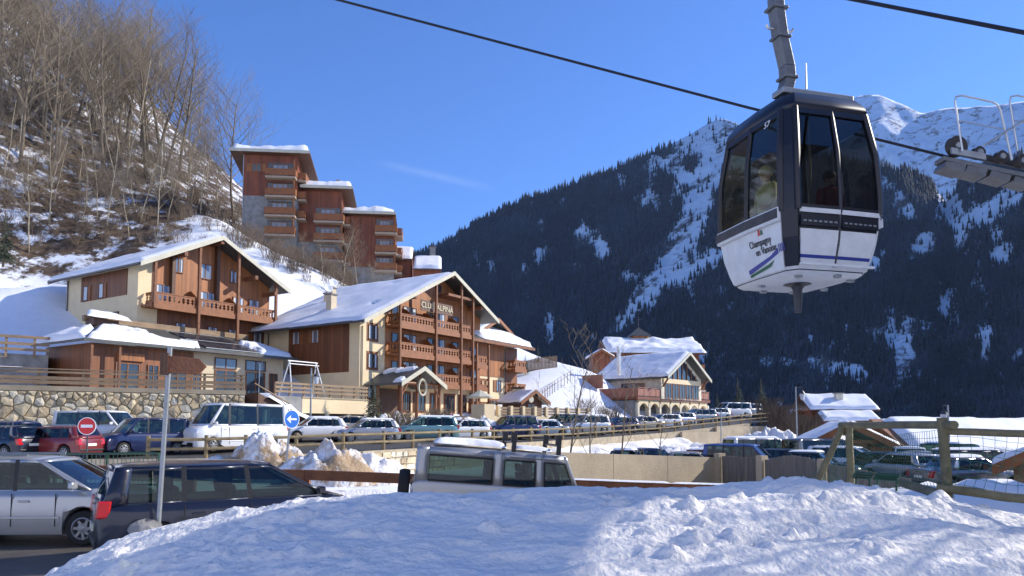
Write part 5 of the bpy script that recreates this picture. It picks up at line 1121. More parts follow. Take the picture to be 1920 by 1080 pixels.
    def rp_(f, g): xx = rx0 + (rx1 - rx0) * f; yy = wr * g; return (xx, yy, zr + (.07 if not bx_ else .05) * (1 - g * g) ** .8 * (1 - .5 * (2 * f - 1) ** 4) + .0)
    fr.grid(np.array([[rp_(f, g) for g in (-1, -.92, -.6, -.2, .2, .6, .92, 1)] for f in np.linspace(0, 1, 9)]))
    # windscreen and rear window
    for (bb, rr, fw) in ((cols[0][0], cols[0][1], 1), (cols[-1][0], cols[-1][1], -1)):
        def q(g, t): return (bb + (rr - bb) * t + fw * .10 * (1 - g * g) * (1 - .3 * t) * (0 if bx_ else 1), g * (wb + (wr - wb) * t), belt - .03 + (zr - belt + .03 + .07 * (1 - g * g) ** .8 * .5 * (t > .99)) * t)
        gs = np.linspace(-.92, .92, 7); lo_, hi_ = (.08, .93) if fw > 0 else (.28 if typ not in ('van', 'minibus', 'kangoo', 'defender') else .1, .9)
        gl.grid(np.array([[q(g, t) for t in np.linspace(lo_, hi_, 4)] for g in gs])); fr.grid(np.array([[q(g, t) for t in (0, lo_)] for g in gs])); fr.grid(np.array([[q(g, t) for t in (hi_, 1)] for g in gs]))
        for sg in (-1, 1): fr.grid(np.array([[q(g * sg, t) for t in np.linspace(0, 1, 4)] for g in (.92, 1)]))
    f_ = fr.build('cabin_frame', pm, r, smooth=True, fix=True); sm = f_.modifiers.new('thick', 'SOLIDIFY'); sm.thickness = .03; sm.offset = -1
    gl.build('windows', glass, r, smooth=True, fix=True)
    for pl_ in pil: pl_.build('door_pillar', 'black', r, smooth=True)
    MB().cbox(((cols[0][0] + cols[-1][0]) / 2 - .05, 0, belt + .005), cols[0][0] - cols[-1][0] - .3, wb * 1.85, .02).build('interior', 'black', r)
    for sx in ([cols[2][0] - .25] + ([cols[4][0] - .1] if len(cols) > 5 else [])):
        for sy in (-.38, .38): MB().box((sx - .08, sy * W / 1.8 - .22, belt - .1), (.16, 0, 0), (0, .44, 0), (-.08, 0, .32)).box((sx - .16, sy * W / 1.8 - .12, belt + .24), (.1, 0, 0), (0, .24, 0), (-.03, 0, .17)).build('seat', 'seat', r, bevel=.03)
    # wheels
    key = ('wheel', R)
    for wx in S['wh']:
        for s_ in (1, -1):
            if key not in CARMESH:
                t_ = MB(); t_.lathe((0, 0, 0), (0, 1, 0), [(R * .62, -.10), (R * .9, -.105), (R * .985, -.08), (R, -.03), (R, .03), (R * .985, .08), (R * .9, .105), (R * .62, .10)], 28)
                rm = MB(); rm.lathe((0, 0, 0), (0, 1, 0), [(R * .64, -.07), (R * .64, .075), (R * .58, .085), (R * .52, .055), (R * .2, .07), (R * .12, .085), (.01, .085)], 20)
                for a in range(7): rm.box((R * .16 * math.cos(a * .8976) - .02, .07, R * .16 * math.sin(a * .8976) - .02), (R * .4 * math.cos(a * .8976), 0, R * .4 * math.sin(a * .8976)), (0, .012, 0), (-.05 * math.sin(a * .8976), 0, .05 * math.cos(a * .8976)))
                CARMESH[key] = (t_.mesh('wheel'), rm.mesh('rim')); CARMESH[key][0].materials.append(MATS['rubber']); CARMESH[key][1].materials.append(MATS['rim'])
                for mm in CARMESH[key]:
                    for p in mm.polygons: p.use_smooth = True
                    mm.set_sharp_from_angle(angle=math.radians(40))
            wo = bpy.data.objects.new('wheel', CARMESH[key][0]); COL.objects.link(wo); wo.parent = r; wo.location = (wx, s_ * (hw - .12), R)
            ro = bpy.data.objects.new('rim', CARMESH[key][1]); COL.objects.link(ro); ro.parent = wo; ro.location = (0, .035, 0)
            if s_ < 0: wo.rotation_euler = (0, 0, math.pi)
    MB().cbox((0, 0, sill + .2), L * .82, W * .8, .3).build('underbody', 'black', r)
    # lamps, plate, mirrors
    for s_ in (1, -1):
        MB().box((L / 2 - .42, s_ * hw * .60 - .0, hf - .16), (.36, -s_ * .03, -.02), (0, s_ * hw * .33, 0), (-.05, 0, .13)).build('headlight', 'head_lamp', r, bevel=.03)
        MB().box((-L / 2 - .012, s_ * hw * (.62 if typ != 'defender' else .8), belt - (.32 if typ != 'mpv' else .22)), (.2, 0, 0), (0, s_ * hw * (.29 if typ != 'defender' else .12), 0), (.03, 0, .27 if typ != 'defender' else .12)).build('tail_light', 'tail_lamp', r, bevel=.03)
        MB().box((cols[0][0] - .32, s_ * hw * .97, belt + .02), (.11, s_ * .03, 0), (0, s_ * .2, 0), (0, 0, .14)).build('wing_mirror', pm if typ != 'defender' else 'black', r, bevel=.03)
    MB().cbox((-L / 2 - .0, 0, .62), .05, .5, .11).build('number_plate', 'plate', r); MB().cbox((L / 2 - .0, 0, .42), .05, .5, .11).build('number_plate', 'sign_white', r)
    MB().cbox((L / 2 - .03, 0, .36), .1, W * .72, .2).build('grille', 'black', r, bevel=.02); MB().cbox((-L / 2 + .03, 0, .38), .1, W * .8, .1).build('bumper_strip', 'black', r, bevel=.02)
    if detail:
        for xx in ([cols[2][0] - .04] + ([cols[4][0] - .04] if len(cols) > 5 else []) + [cols[0][0] - .62]):
            for s_ in (1, -1): MB().cbox((xx, s_ * (hw - .004), (sill + belt) / 2 + .05), .012, .02, belt - sill - .22).build('door_seam', 'black', r)
        for xx in (cols[2][0] + .18, (cols[4][0] + .18) if len(cols) > 5 else 0):
            for s_ in (1, -1): MB().cbox((xx, s_ * (hw + .004), belt - .2), .2, .035, .035).build('door_handle', pm, r, bevel=.012)
        for s_ in (1, -1): MB().cbox(((S['wh'][0] + S['wh'][1]) / 2, s_ * (hw + .003), .52), (S['wh'][0] - S['wh'][1]) - R * 2.6, .02, .045).build('rub_strip', pm, r, bevel=.008)
    if rack:
        for s_ in (1, -1): MB().tube([(rx0 - .25, s_ * wr * .93, zr + .08), (rx1 + .25, s_ * wr * .93, zr + .08)], .022, 6).build('roof_rail', 'metal_grey', r)
    if snow: snow_sheet(r, (rx0 + .05, wr * .9, zr + .03), (rx0 + .05, -wr * .9, zr + .03), (rx1 - .02, -wr * .9, zr + .03), (rx1 - .02, wr * .9, zr + .03), .10, 14, 14, int(abs(x * 7)) % 90)
    return r
def lotcar(label, px, d, hd, typ, colr, **k):
    p_ = at(px, 800, d); return car(label, p_.x, p_.y, lot_z(p_.x, p_.y) + .02, hd, typ, colr, **k)
# -- near cars on the road
car('silver people carrier driving on the road at the left picture edge', -9.3, 14.75, road_z(-9.3) + .01, (1, .02), 'mpv', 'silver', group='cars on the near road', detail=True, rack=True, glass='car_glass')
car('dark blue-black people carrier with red tail lamps behind the snow bank', -4.92, 13.4, -2.22, (.85, .53), 'mpv', 'night', group='cars on the near road', detail=True, glass='car_glass')
df = car('grey boxy off-road vehicle half hidden behind the snow bank', .12, 15.6, -2.47, (.985, .13), 'defender', 'landgrey', group='cars on the near road', pitch=math.radians(4.5), detail=True, glass='car_glass')
for xx in (-.35, .55):
    MB().tube([(xx, -.82, 2.0), (xx, -.8, 2.14), (xx, .8, 2.14), (xx, .82, 2.0)], .025, 6).build('roof_bar', 'black', df)
    for s_ in (-1, 1): MB().cbox((xx, s_ * .8, 2.05), .09, .08, .2).build('bar_foot', 'black', df, bevel=.015); MB().cbox((xx, s_ * .72, 2.24), .12, .07, .2).build('ski_clamp', 'black', df, bevel=.015)
for s_ in (-1, 1): MB().box((-.42, s_ * .806, 1.83), (.95, 0, 0), (0, s_ * .012, 0), (0, -s_ * .02, .085)).build('roof_window', 'pane_dark', df, bevel=.004)
MB().lathe((-2.42, -.15, 1.05), (1, 0, 0), [(.05, -.13), (.36, -.12), (.39, -.06), (.39, .06), (.36, .1)], 24).build('spare_wheel', 'rubber', df, smooth=True)
snow_sheet(df, (-1.9, -.6, 2.0), (-.45, -.6, 2.0), (-.45, .6, 2.0), (-1.9, .6, 2.0), .12, 20, 14, 5); snow_sheet(df, (-.25, -.6, 2.0), (.48, -.6, 2.0), (.48, .6, 2.0), (-.25, .6, 2.0), .08, 14, 14, 8)
# -- left part of the upper lot
NL = (-.85, -.5)
lotcar('dark hatchback at the far left edge in front of the stone wall', 8, 37, (-.9, .3), 'hatch', 'navy', rack=True); lotcar('dark grey small hatchback at the left edge before the red one', 0, 33.5, (-.9, .25), 'hatch', 'night')
lotcar('red hatchback seen from behind left of the no entry sign', 104, 34, (-.93, .2), 'hatch', 'red', rack=True)
lotcar('long white passenger van with dark windows behind the no entry sign', 190, 41, (.97, -.2), 'van', 'white')
lotcar('dark blue small van facing the camera behind the wooden signpost', 268, 36.5, (-.6, -.8), 'kangoo', 'navy'); lotcar('black car parked behind the dark blue small van', 345, 42, (-.5, -.8), 'hatch', 'black')
lotcar('tall white minibus facing left behind the timber fence', 440, 39.5, (-.58, -.81), 'minibus', 'white', detail=True)
lotcar('dark car showing a red tail lamp right behind the minibus', 520, 46, (.3, .95), 'hatch', 'grey')
# -- row along the fence
row = [(588, 46.5, 'hatch', 'white', 'snow dusted white small car right of the blue arrow sign', 1), (648, 52, 'sedan', 'champagne', 'champagne sedan behind the snowy white small car', 0), (688, 46.5, 'hatch', 'silver', 'silver hatchback nose to the left by the fence', 1),
       (797, 51, 'mpv', 'teal', 'pale teal estate car by the fence', 1), (868, 54, 'hatch', 'white', 'small white car with grey windscreen before the entrance snow heap', 0), (956, 57, 'suv', 'navy', 'dark blue off-road car with roof bars by the fence', 0),
       (1018, 61, 'sedan', 'lightblue', 'pale blue-grey sedan right of the dark off-road car', 1), (1050, 68, 'suv', 'black', 'black car behind the pale sedan', 0), (1098, 66, 'suv', 'silver', 'silver off-road car left of the young trees', 1), (1160, 70, 'hatch', 'navy', 'navy hatchback behind the young trees', 0),
       (1205, 73, 'sedan', 'champagne', 'beige sedan right of the young trees', 0), (1243, 76, 'hatch', 'white', 'white hatchback before the stone arcade', 0), (1272, 79, 'hatch', 'silver', 'silver hatchback before the right end of the arcade', 0), (1309, 82, 'mpv', 'grey', 'grey people carrier beyond the arcade', 0), (1340, 87, 'hatch', 'silver', 'silver car near the far end of the fence', 0), (1372, 92, 'van', 'white', 'white van at the far end of the fence', 0), (1400, 97, 'suv', 'grey', 'last grey car at the far end of the fence', 0)]
for i, (px, d, ty, c, lb, sn) in enumerate(row): lotcar(lb, px, d, (-.86 + .02 * (i % 3), -.5 + .05 * (i % 4)), ty, c, snow=bool(sn), rack=(ty == 'suv' and i == 5))
# -- lower car park
low = [(1170, 40, 'sedan', 'black', 'black car roof just above the beige wall', (-.3, -.95)), (1222, 42, 'hatch', 'navy', 'dark blue car roof above the beige wall', (.2, -.97)), (1300, 37, 'sedan', 'champagne', 'beige sedan facing right above the beige wall', (.95, -.3)), (1347, 40, 'hatch', 'red', 'dark red car beside the beige sedan in the lower car park', (.9, -.3)),
       (1396, 38, 'kangoo', 'blue', 'bright blue small van in the lower car park', (.85, -.52)), (1425, 50, 'van', 'white', 'white van behind the bright blue one', (.95, .2)), (1478, 41, 'hatch', 'black', 'black hatchback right of the bright blue van', (.85, -.5)), (1540, 46, 'van', 'grey', 'grey van with a dark rear window behind the lamp post', (.9, .3)),
       (1527, 37, 'sedan', 'darkgreen', 'dark green car below the picnic shelter', (.8, -.6)), (1592, 40, 'mpv', 'white', 'white estate car under the log frame', (.75, -.66)), (1640, 37, 'hatch', 'night', 'dark car with red tail lamps seen through the log frame', (-.3, .95)), (1700, 40, 'mpv', 'white', 'white people carrier with a glinting roof behind the net', (.4, .9)), (1690, 35, 'hatch', 'silver', 'silver car with red tail lamps behind the net', (-.2, .97)),
       (1738, 37, 'hatch', 'silver', 'silver hatchback left of the right log post', (.1, -.99)), (1800, 40, 'suv', 'darkgreen', 'dark green car right of the right log post', (.3, -.95)), (1842, 34, 'mpv', 'night', 'long dark estate car before the bright snow roof', (.9, -.1)), (1812, 31, 'sedan', 'grey', 'low grey car just above the shaded snow mound', (.95, .1))]
for px, d, ty, c, lb, hd in low: p_ = at(px, 800, d); car(lb, p_.x, p_.y, -2.65, hd, ty, c, group='cars in the lower car park', snow=(px % 3 == 0))
# ================================================================ GONDOLA
ga = V((.964, .266, 0)); gb = V((-.266, .964, 0)); gc = V((4.25, 11.0, 0))
gon = root('gondola_cabin', 'white and dark blue cable car cabin numbered 57 hanging above the village', 'cable car', gc + V((0, 0, 2.15)))
PL = [(-.66, -.95), (0, -.965), (.66, -.95), (.80, -.78), (.83, 0), (.80, .78), (.66, .95), (0, .965), (-.66, .95), (-.80, .78), (-.83, 0), (-.80, -.78)]
def zm(z): return float(np.interp(z, [0, 2.16, 2.97, 4.42, 9], [0, 2.16, 3.13, 4.42, 9]))
def gp(i, f, z):
    a, b = PL[i % 12]; return gc + ga * a * f + gb * b * f + V((0, 0, zm(z)))
# level: (z, scale)
zlo, zbelt0, zbelt1, zwt, zro = 2.16, 2.83, 2.97, 4.42, 4.55
def prof(z): return float(np.interp(z, [2.16, 2.22, 2.5, 2.83, 2.97, 3.7, 4.42, 4.55], [.79, .84, .94, 1.0, 1.005, .975, .86, .80]))
mat('cabin_white', (.70, .70, .68), .38, .10, 5, .05, 30); mat('cabin_navy', (.008, .009, .016), .35, .1, 3); mat('cabin_blue', (.03, .045, .26), .35, .03, 3); mat('cabin_green', (.02, .13, .06), .4, .03, 3)
def band(name, z0, z1, m, idx, out=0.0, n=3, parent=gon, inset=.0):
    b = MB()
    for i in idx:
        rows = []
        for z in np.linspace(z0, z1, n):
            p, q = gp(i, prof(z), z), gp(i + 1, prof(z), z); nrm = (q - p).cross(V((0, 0, 1))).normalized()
            rows.append([p.lerp(q, inset) + nrm * out, q.lerp(p, inset) + nrm * out])
        b.grid(np.array([[tuple(v) for v in r] for r in rows]))
    o = b.build(name, m, parent, fix=False); o.data.flip_normals() if False else None
    if name == 'window': return o
    s_ = o.modifiers.new('thick', 'SOLIDIFY'); s_.thickness = .025; s_.offset = 0; return o
allf = range(12)
band('shell', zlo, zbelt0, 'cabin_navy', allf, -.012, 6)
for i in (0, 1): band('door_panel', 2.32, 2.60, 'cabin_white', [i], .008, 4, inset=.03); band('door_stripe', 2.285, 2.318, 'cabin_blue', [i], .009, 2, inset=.03); band('door_panel', 2.235, 2.283, 'cabin_white', [i], .008, 2, inset=.03); band('door_trim', 2.78, 2.83, 'cabin_white', [i], .02, 2, inset=.02)
for i in (2, 3, 4, 5, 6, 7, 8): band('side_panel', 2.2, 2.8, 'cabin_white', [i], .008, 6)
band('side_panel', 2.18, 2.80, 'cabin_white', [9, 10], .012, 7); 
for i in (11,): band('corner_post', 2.2, 4.42, 'cabin_navy', [i], .012, 8)
# ski bumper rail round the left side
b = MB()
for i in (9, 10): b.box(gp(i, 1.0, 2.70) , gp(i + 1, 1.0, 2.70) - gp(i, 1.0, 2.70), ((gp(i + 1, 1, 0) - gp(i, 1, 0)).cross(V((0, 0, 1))).normalized() * .07), (0, 0, .2))
b.build('bumper', 'cabin_white', gon, bevel=.02)
b = MB()
for i in (9, 10): nn = (gp(i + 1, 1, 0) - gp(i, 1, 0)).cross(V((0, 0, 1))).normalized(); b.box(gp(i, 1.0, 2.735) + nn * .072, gp(i + 1, 1.0, 2.735) - gp(i, 1.0, 2.735), nn * .008, (0, 0, .13))
b.build('bumper_strip', 'steel_dark', gon)
b = MB(); nn = (gp(4, 1, 0) - gp(3, 1, 0)).cross(V((0, 0, 1))).normalized(); b.box(gp(3, 1.0, 2.72), gp(5, 1, 2.72) - gp(3, 1.0, 2.72), nn * .08, (0, 0, .14)); b.build('bumper', 'cabin_white', gon, bevel=.02)
for i in (0, 1):
    nn = (gp(i + 1, 1, 0) - gp(i, 1, 0)).cross(V((0, 0, 1))).normalized(); p, q = gp(i, prof(2.7), 2.63), gp(i + 1, prof(2.7), 2.63)
    MB().box(p.lerp(q, .03) + nn * .0, (q - p) * .94, nn * .035, (0, 0, .15)).build('ski_rack', 'cabin_navy', gon)
    for k in range(7): c0 = p.lerp(q, .08 + k * .125) + nn * .036 + V((0, 0, .05)); MB().box(c0, (q - p) * .075, nn * .006, (0, 0, .022)).build('rack_slot', 'metal_grey', gon)
# windows and their posts
for i in allf: band('window', zbelt1 - .10, zwt, 'glass_dark' if i in (0, 1) else ('glass_yellow' if i in (9, 10, 11) else 'glass_clear'), [i], -.004, 6, inset=.0)
b = MB()
for i in allf:
    pts = [gp(i, prof(z) + .004, z) for z in np.linspace(zbelt0 - .02, zwt, 8)]; b.tube(pts, .05 if i in (0, 2, 11) else .034, 6)
b.build('window_posts', 'cabin_navy', gon, smooth=True)
MB().tube([gp(1, prof(z) + .004, z) for z in np.linspace(2.2, zwt, 10)], .028, 6).build('door_seal', 'steel_dark', gon)
band('belt', zbelt0 - .02, zbelt1 - .10, 'cabin_navy', allf, .012, 2); band('header', zwt - .10, zwt + .02, 'cabin_navy', allf, .012, 3)
# roof
b = MB(); rows = []
for z, f in ((4.41, .885), (4.46, .90), (4.54, .87), (4.68, .76), (4.78, .52), (4.80, .05)): rows.append([tuple(gp(i, f, z)) for i in range(13)])
b.grid(np.array(rows)); b.build('roof', 'cabin_navy', gon, smooth=True)
MB().box(gc + ga * -.60 + gb * -.6 + V((0, 0, 4.73)), ga * 1.2, gb * .26, (0, 0, .085)).build('roof_platform', 'metal_grey', gon, bevel=.015)
# floor and what hangs under it
b = MB(); rows = [[tuple(gp(i, f, z)) for i in range(13)] for z, f in ((2.22, .84), (2.16, .79), (2.12, .72), (2.11, .02))]; b.grid(np.array(rows)); b.build('floor_pan', 'cabin_white', gon, smooth=True)
MB().lathe(gc + V((0, 0, 2.13)), (0, 0, -1), [(.26, 0), (.10, .05), (.07, .10), (.055, .36), (.05, .44)], 14).build('guide_pin', 'steel_dark', gon, smooth=True)
for a_, b_ in ((-.45, -.6), (.1, -.72), (.5, -.5), (.6, .2), (-.5, .2), (-.2, .6), (.3, .55)): MB().box(gc + ga * a_ + gb * b_ + V((0, 0, 2.085)), ga * .1, gb * .07, (0, 0, .05)).build('floor_bracket', 'metal_grey', gon, bevel=.01)
b = MB(); b.box(gp(0, .9, 2.19), gp(2, .9, 2.19) - gp(0, .9, 2.19), gb * -.06, (0, 0, .035)); b.build('door_step', 'cabin_white', gon, bevel=.01)
# interior: bench seats and floor
MB().box(gc + ga * -.55 + gb * .45 + V((0, 0, 2.3)), ga * 1.1, gb * .3, (0, 0, .42)).build('bench_seat', 'seat', gon, bevel=.03); MB().box(gc + ga * -.6 + gb * -.75 + V((0, 0, 2.24)), ga * 1.2, gb * 1.5, (0, 0, .03)).build('cabin_floor', 'steel_dark', gon)
MB().tube([gc + ga * .05 + gb * -.3 + V((0, 0, 2.26)), gc + ga * .05 + gb * -.3 + V((0, 0, 4.5))], .018, 6).build('grab_pole', 'fascia', gon)
# hanger arm
mat('hanger_grey', (.17, .175, .18), .5, .2, 5, .2, 25, metal=.5)
h0 = gc + V((-.05, .1, 4.88)); hp = [h0, h0 + ga * -.03 + V((0, 0, .22)), h0 + ga * .03 + V((0, 0, .42)), h0 + ga * .02 + V((0, 0, .62)), h0 + ga * -.08 + V((0, 0, 1.05)), h0 + ga * -.14 + V((0, 0, 1.5)), h0 + ga * -.16 + V((0, 0, 2.2))]
b = MB()
for p, q in zip(hp[:-1], hp[1:]): wv = ga * .085; dv = gb * .10; b.add([p - wv - dv, p + wv - dv, p + wv + dv, p - wv + dv, q - wv - dv, q + wv - dv, q + wv + dv, q - wv + dv], [(0, 3, 2, 1), (4, 5, 6, 7), (0, 1, 5, 4), (1, 2, 6, 5), (2, 3, 7, 6), (3, 0, 4, 7)])
b.build('hanger_arm', 'hanger_grey', gon, bevel=.012)
for zz, ex in ((.42, .12), (1.05, .12), (1.5, .14)): q = h0 + ga * (.02 if zz < .5 else -.08 if zz < 1.2 else -.14) + V((0, 0, zz)); MB().box(q - ga * ex - gb * .12, ga * 2 * ex, gb * .24, (0, 0, .04)).build('hanger_flange', 'hanger_grey', gon, bevel=.008)
q = h0 + ga * -.1 + V((0, 0, 1.2)); MB().tube([q - ga * .22 + V((0, 0, .05)), q - ga * .2, q + ga * .22, q + ga * .25 + V((0, 0, .05))], .02, 6).build('hanger_step', 'metal_light', gon)
MB().tube([h0 + ga * .2 + V((0, -.2, -.05)), h0 + ga * .22 + V((0, -.2, .15)), h0 + ga * .26 + V((0, -.2, .22)), h0 + ga * .27 + V((0, -.2, .62))], [.022, .02, .014, .008], 6).build('antenna', 'metal_light', gon); MB().lathe(h0 + ga * .16 + V((0, -.22, -.1)), (0, 0, 1), [(.11, 0), (.11, .07), (.07, .14), (.01, .16)], 12).build('vent_dome', 'black', gon, smooth=True)
MB().lathe(hp[-1] - gb * .0, (1, 0, 0), [(.12, -.2), (.16, -.15), (.16, .15), (.12, .2)], 12).build('grip', 'hanger_grey', gon)
# lettering: number on the left window head, resort name on the left flank
p, q = gp(9, prof(4.05), 4.05), gp(10, prof(4.05), 4.05); p2 = gp(11, prof(4.05), 4.05); NF_ = Fr(p2, (gp(11, 1, 0) - gp(10, 1, 0)))
LF = Fr(gp(10, 1, 0), gp(11, 1, 0) - gp(10, 1, 0))
def flank(t, z): # offset so that lettering follows the leaning flank
    s_ = (prof(z) - 1) * .83; return s_
upv = (V((0, 0, 1)) + LF.n * ((prof(4.4) - prof(4.1)) / .3 * .83)).normalized()
text_mesh('number_lettering', '57', .13, 'sign_white', gon, LF, .42, flank(0, 4.3) + .035, 4.3, .006, base=upv, shear=.15)
upv = (V((0, 0, 1)) + LF.n * ((prof(2.6) - prof(2.3)) / .3 * .83)).normalized()
text_mesh('name_lettering', 'Champagny', .145, 'cabin_navy', gon, LF, .28, flank(0, 2.545) + .036, zm(2.545), .006, base=upv, sx=.72)
text_mesh('name_lettering', 'en Vanoise', .145, 'cabin_navy', gon, LF, .38, flank(0, 2.44) + .036, zm(2.44), .006, base=upv, sx=.72)
def flank_poly(name, pts, m, lift=.03):
    b = MB(); b.prism([LF.p(t, flank(0, z) + lift, zm(z)) for t, z in pts], LF.n * .004); return b.build(name, m, gon)
flank_poly('blue_swoosh', [(-.1, 2.27), (.45, 2.36), (.62, 2.42), (.62, 2.36), (.3, 2.29), (-.1, 2.22)], 'cabin_blue'); flank_poly('green_swoosh', [(-.1, 2.21), (.35, 2.27), (.5, 2.30), (.4, 2.24), (-.1, 2.185)], 'cabin_green', .028)
for k in range(4): flank_poly('blue_dash', [(.64 + k * .035, 2.37), (.655 + k * .035, 2.37), (.665 + k * .035, 2.46), (.65 + k * .035, 2.46)], 'cabin_blue')
flank_poly('emblem', [(.25, 2.63), (.30, 2.63), (.285, 2.74), (.265, 2.75)], 'sign_red'); flank_poly('emblem', [(.31, 2.63), (.36, 2.63), (.35, 2.68), (.32, 2.69)], 'cabin_green')
# ---- passengers
def person(name, label, base, h, coat, trousers, facing, hairc='wood_dark', skin='skin', sit=False, hat=None, arms=0):
    base = V(base); f = V((facing[0], facing[1], 0)).normalized(); sd_ = V((-f.y, f.x, 0)); me = bpy.data.meshes.new(name); k = h / 1.75
    J = {}; 
    def j(n, s, fw, z, r): J[n] = (base + sd_ * s * k + f * fw * k + V((0, 0, z * k)), r * k)
    j('pel', 0, 0, .95, .16); j('wst', 0, 0, 1.1, .145); j('chs', 0, .0, 1.32, .175); j('nkb', 0, 0, 1.47, .085); j('nk', 0, .01, 1.52, .06); j('hd', 0, .02, 1.62, .10); j('hdt', 0, .02, 1.71, .085)
    for s_, n in ((1, 'l'), (-1, 'r')): j('hip' + n, .1 * s_, 0, .9, .105); j('kn' + n, .11 * s_, .03, .5, .075); j('an' + n, .11 * s_, 0, .09, .055); j('to' + n, .12 * s_, .15, .05, .045); j('sh' + n, .19 * s_, 0, 1.40, .085); j('el' + n, .25 * s_, -.02 + .08 * arms, 1.13, .06); j('wr' + n, .23 * s_, .1 + .12 * arms, .92 + .2 * arms, .045); j('fi' + n, .21 * s_, .16 + .15 * arms, .84 + .24 * arms, .035)
    names = list(J); E_ = [('pel', 'wst'), ('wst', 'chs'), ('chs', 'nkb'), ('nkb', 'nk'), ('nk', 'hd'), ('hd', 'hdt')]
    for n in 'lr': E_ += [('pel', 'hip' + n), ('hip' + n, 'kn' + n), ('kn' + n, 'an' + n), ('an' + n, 'to' + n), ('chs', 'sh' + n), ('sh' + n, 'el' + n), ('el' + n, 'wr' + n), ('wr' + n, 'fi' + n)]
    me.from_pydata([tuple(J[n][0] - base) for n in names], [(names.index(a), names.index(b)) for a, b in E_], []); o = bpy.data.objects.new(name, me); COL.objects.link(o); o.location = base; OFF[o.name] = base
    sk = o.modifiers.new('skin', 'SKIN'); me.skin_vertices.new() if not me.skin_vertices else None
    for i, n in enumerate(names): v = me.skin_vertices[0].data[i]; v.radius = (J[n][1], J[n][1]); v.use_root = (n == 'pel')
    o.modifiers.new('sub', 'SUBSURF').levels = 1; o.modifiers['sub'].render_levels = 2
    bpy.context.view_layer.update(); ev = bpy.data.meshes.new_from_object(o.evaluated_get(bpy.context.evaluated_depsgraph_get())); o.modifiers.clear(); o.data = ev
    ev.materials.clear()
    for mm in (coat, trousers, skin, 'black'): ev.materials.append(MATS[mm])
    for p in ev.polygons:
        z = p.center.z / k; lat = abs((p.center).dot(sd_)) / k; p.use_smooth = True
        p.material_index = 2 if (z > 1.49 or (lat > .15 and z < (.93 + .2 * arms) and z > .7)) else (3 if z < .13 else (1 if z < .93 and lat < .2 else 0))
    tag(o, label, 'person'); hd = J['hdt'][0]
    MB().lathe(hd + V((0, 0, -.06 * k)) - f * .02, (0, 0, 1), [(.105 * k, -.03 * k), (.118 * k, .02 * k), (.10 * k, .085 * k), (.05 * k, .125 * k), (.005, .13 * k)], 14).build('hat' if hat else 'hair', hat or hairc, o, smooth=True)
    fc = J['hd'][0] + f * .1 * k; MB().lathe(fc - f * .02 * k, f, [(.028 * k, 0), (.02 * k, .02 * k), (.005, .035 * k)], 8).build('nose', skin, o, smooth=True)
    for s_ in (1, -1): MB().lathe(fc + sd_ * .036 * k * s_ + V((0, 0, .03 * k)) - f * .012 * k, f, [(.012 * k, 0), (.008 * k, .01 * k)], 8).build('eye', 'black', o)
    return o
mat('skin', (.55, .34, .25), .6, .08, 8); mat('coat_red', (.42, .02, .03), .8, .15, 6); mat('coat_white', (.62, .62, .58), .8, .1, 6); mat('coat_blue', (.03, .06, .2), .8, .15, 6); mat('trousers', (.03, .03, .04), .85, .2, 8); mat('coat_purple', (.20, .06, .25), .8, .15, 6); mat('coat_teal', (.02, .22, .22), .8, .1, 6)
person('person', 'passenger in a red jacket standing at the right cabin window', gc + ga * .42 + gb * -.25 + V((0, 0, 2.27)), 1.5, 'coat_red', 'trousers', (.3, -1), arms=.4)
person('person', 'passenger in a pale ski suit behind the left cabin window', gc + ga * -.42 + gb * .1 + V((0, 0, 2.27)), 1.62, 'coat_white', 'coat_white', (-1, -.2), hat='coat_white', arms=.6)
person('person', 'passenger in a dark blue jacket at the back of the cabin', gc + ga * .1 + gb * .35 + V((0, 0, 2.27)), 1.6, 'coat_blue', 'trousers', (.2, -1), hat='black')
e_ = H.p(5.2, 6.2, 0); person('person', 'visitor in a purple jacket by the hotel entrance canopy', (e_.x, e_.y, lot_z(e_.x, e_.y) + .05), 1.72, 'coat_purple', 'trousers', (.5, -.8))
# ---- cables
tag(MB().tube([at(635 - 900, -235, 16.5), at(635, 0, 15), at(1400, 201, 13.4), at(1700, 275, 13.05), at(1785, 296, 13)] , .026, 8).build('haul_cable', 'cable', loc=at(635, 0, 15)), 'dark steel cable crossing the sky behind the cabin to the roller', 'cable')
ca, cb_ = at(1605, 0, 10.1), at(1920, 61, 8.3); g2 = ca + (ca - cb_) * ((11.05 - ca.y) / (ca.y - cb_.y)); tag(MB().tube([ca + (ca - cb_) * 3, g2, cb_, cb_ + (cb_ - ca) * 1.2], .026, 8).build('haul_cable', 'cable', loc=g2), 'thick dark cable at the top right that carries the cabin', 'cable')
# ---- roller support at the right edge
tw_ = root('roller_support', 'steel roller arm with grey handrails reaching in from the right edge', 'cable car support', at(1850, 300, 13)); w0 = at(1793, 275, 13); mat('wheel_brown', (.055, .045, .04), .7, .3, 9)
for k, (px, py, r_) in enumerate(((1793, 275, .185), (1834, 287, .11), (1876, 295, .11), (1915, 303, .12), (1960, 312, .12), (2005, 322, .12))):
    c0 = at(px, py, 13); wh = MB(); wh.lathe(c0, (-.15, 1, 0), [(r_ * .35, -.06), (r_, -.055), (r_ * .9, -.02), (r_ * .9, .02), (r_, .055), (r_ * .35, .06)], 26); wo = wh.build('roller', 'wheel_brown', tw_, smooth=True); MB().lathe(c0 + V((0, -.065, 0)), (0, -1, 0), [(.06, 0), (.05, .02)], 12).build('hub', 'metal_grey', wo)
def bar(p, q, h, dp, m='metal_grey', name='beam'): p, q = V(p), V(q); return MB().box(p, q - p, (0, dp, 0), (0, 0, h)).build(name, m, tw_, bevel=.008)
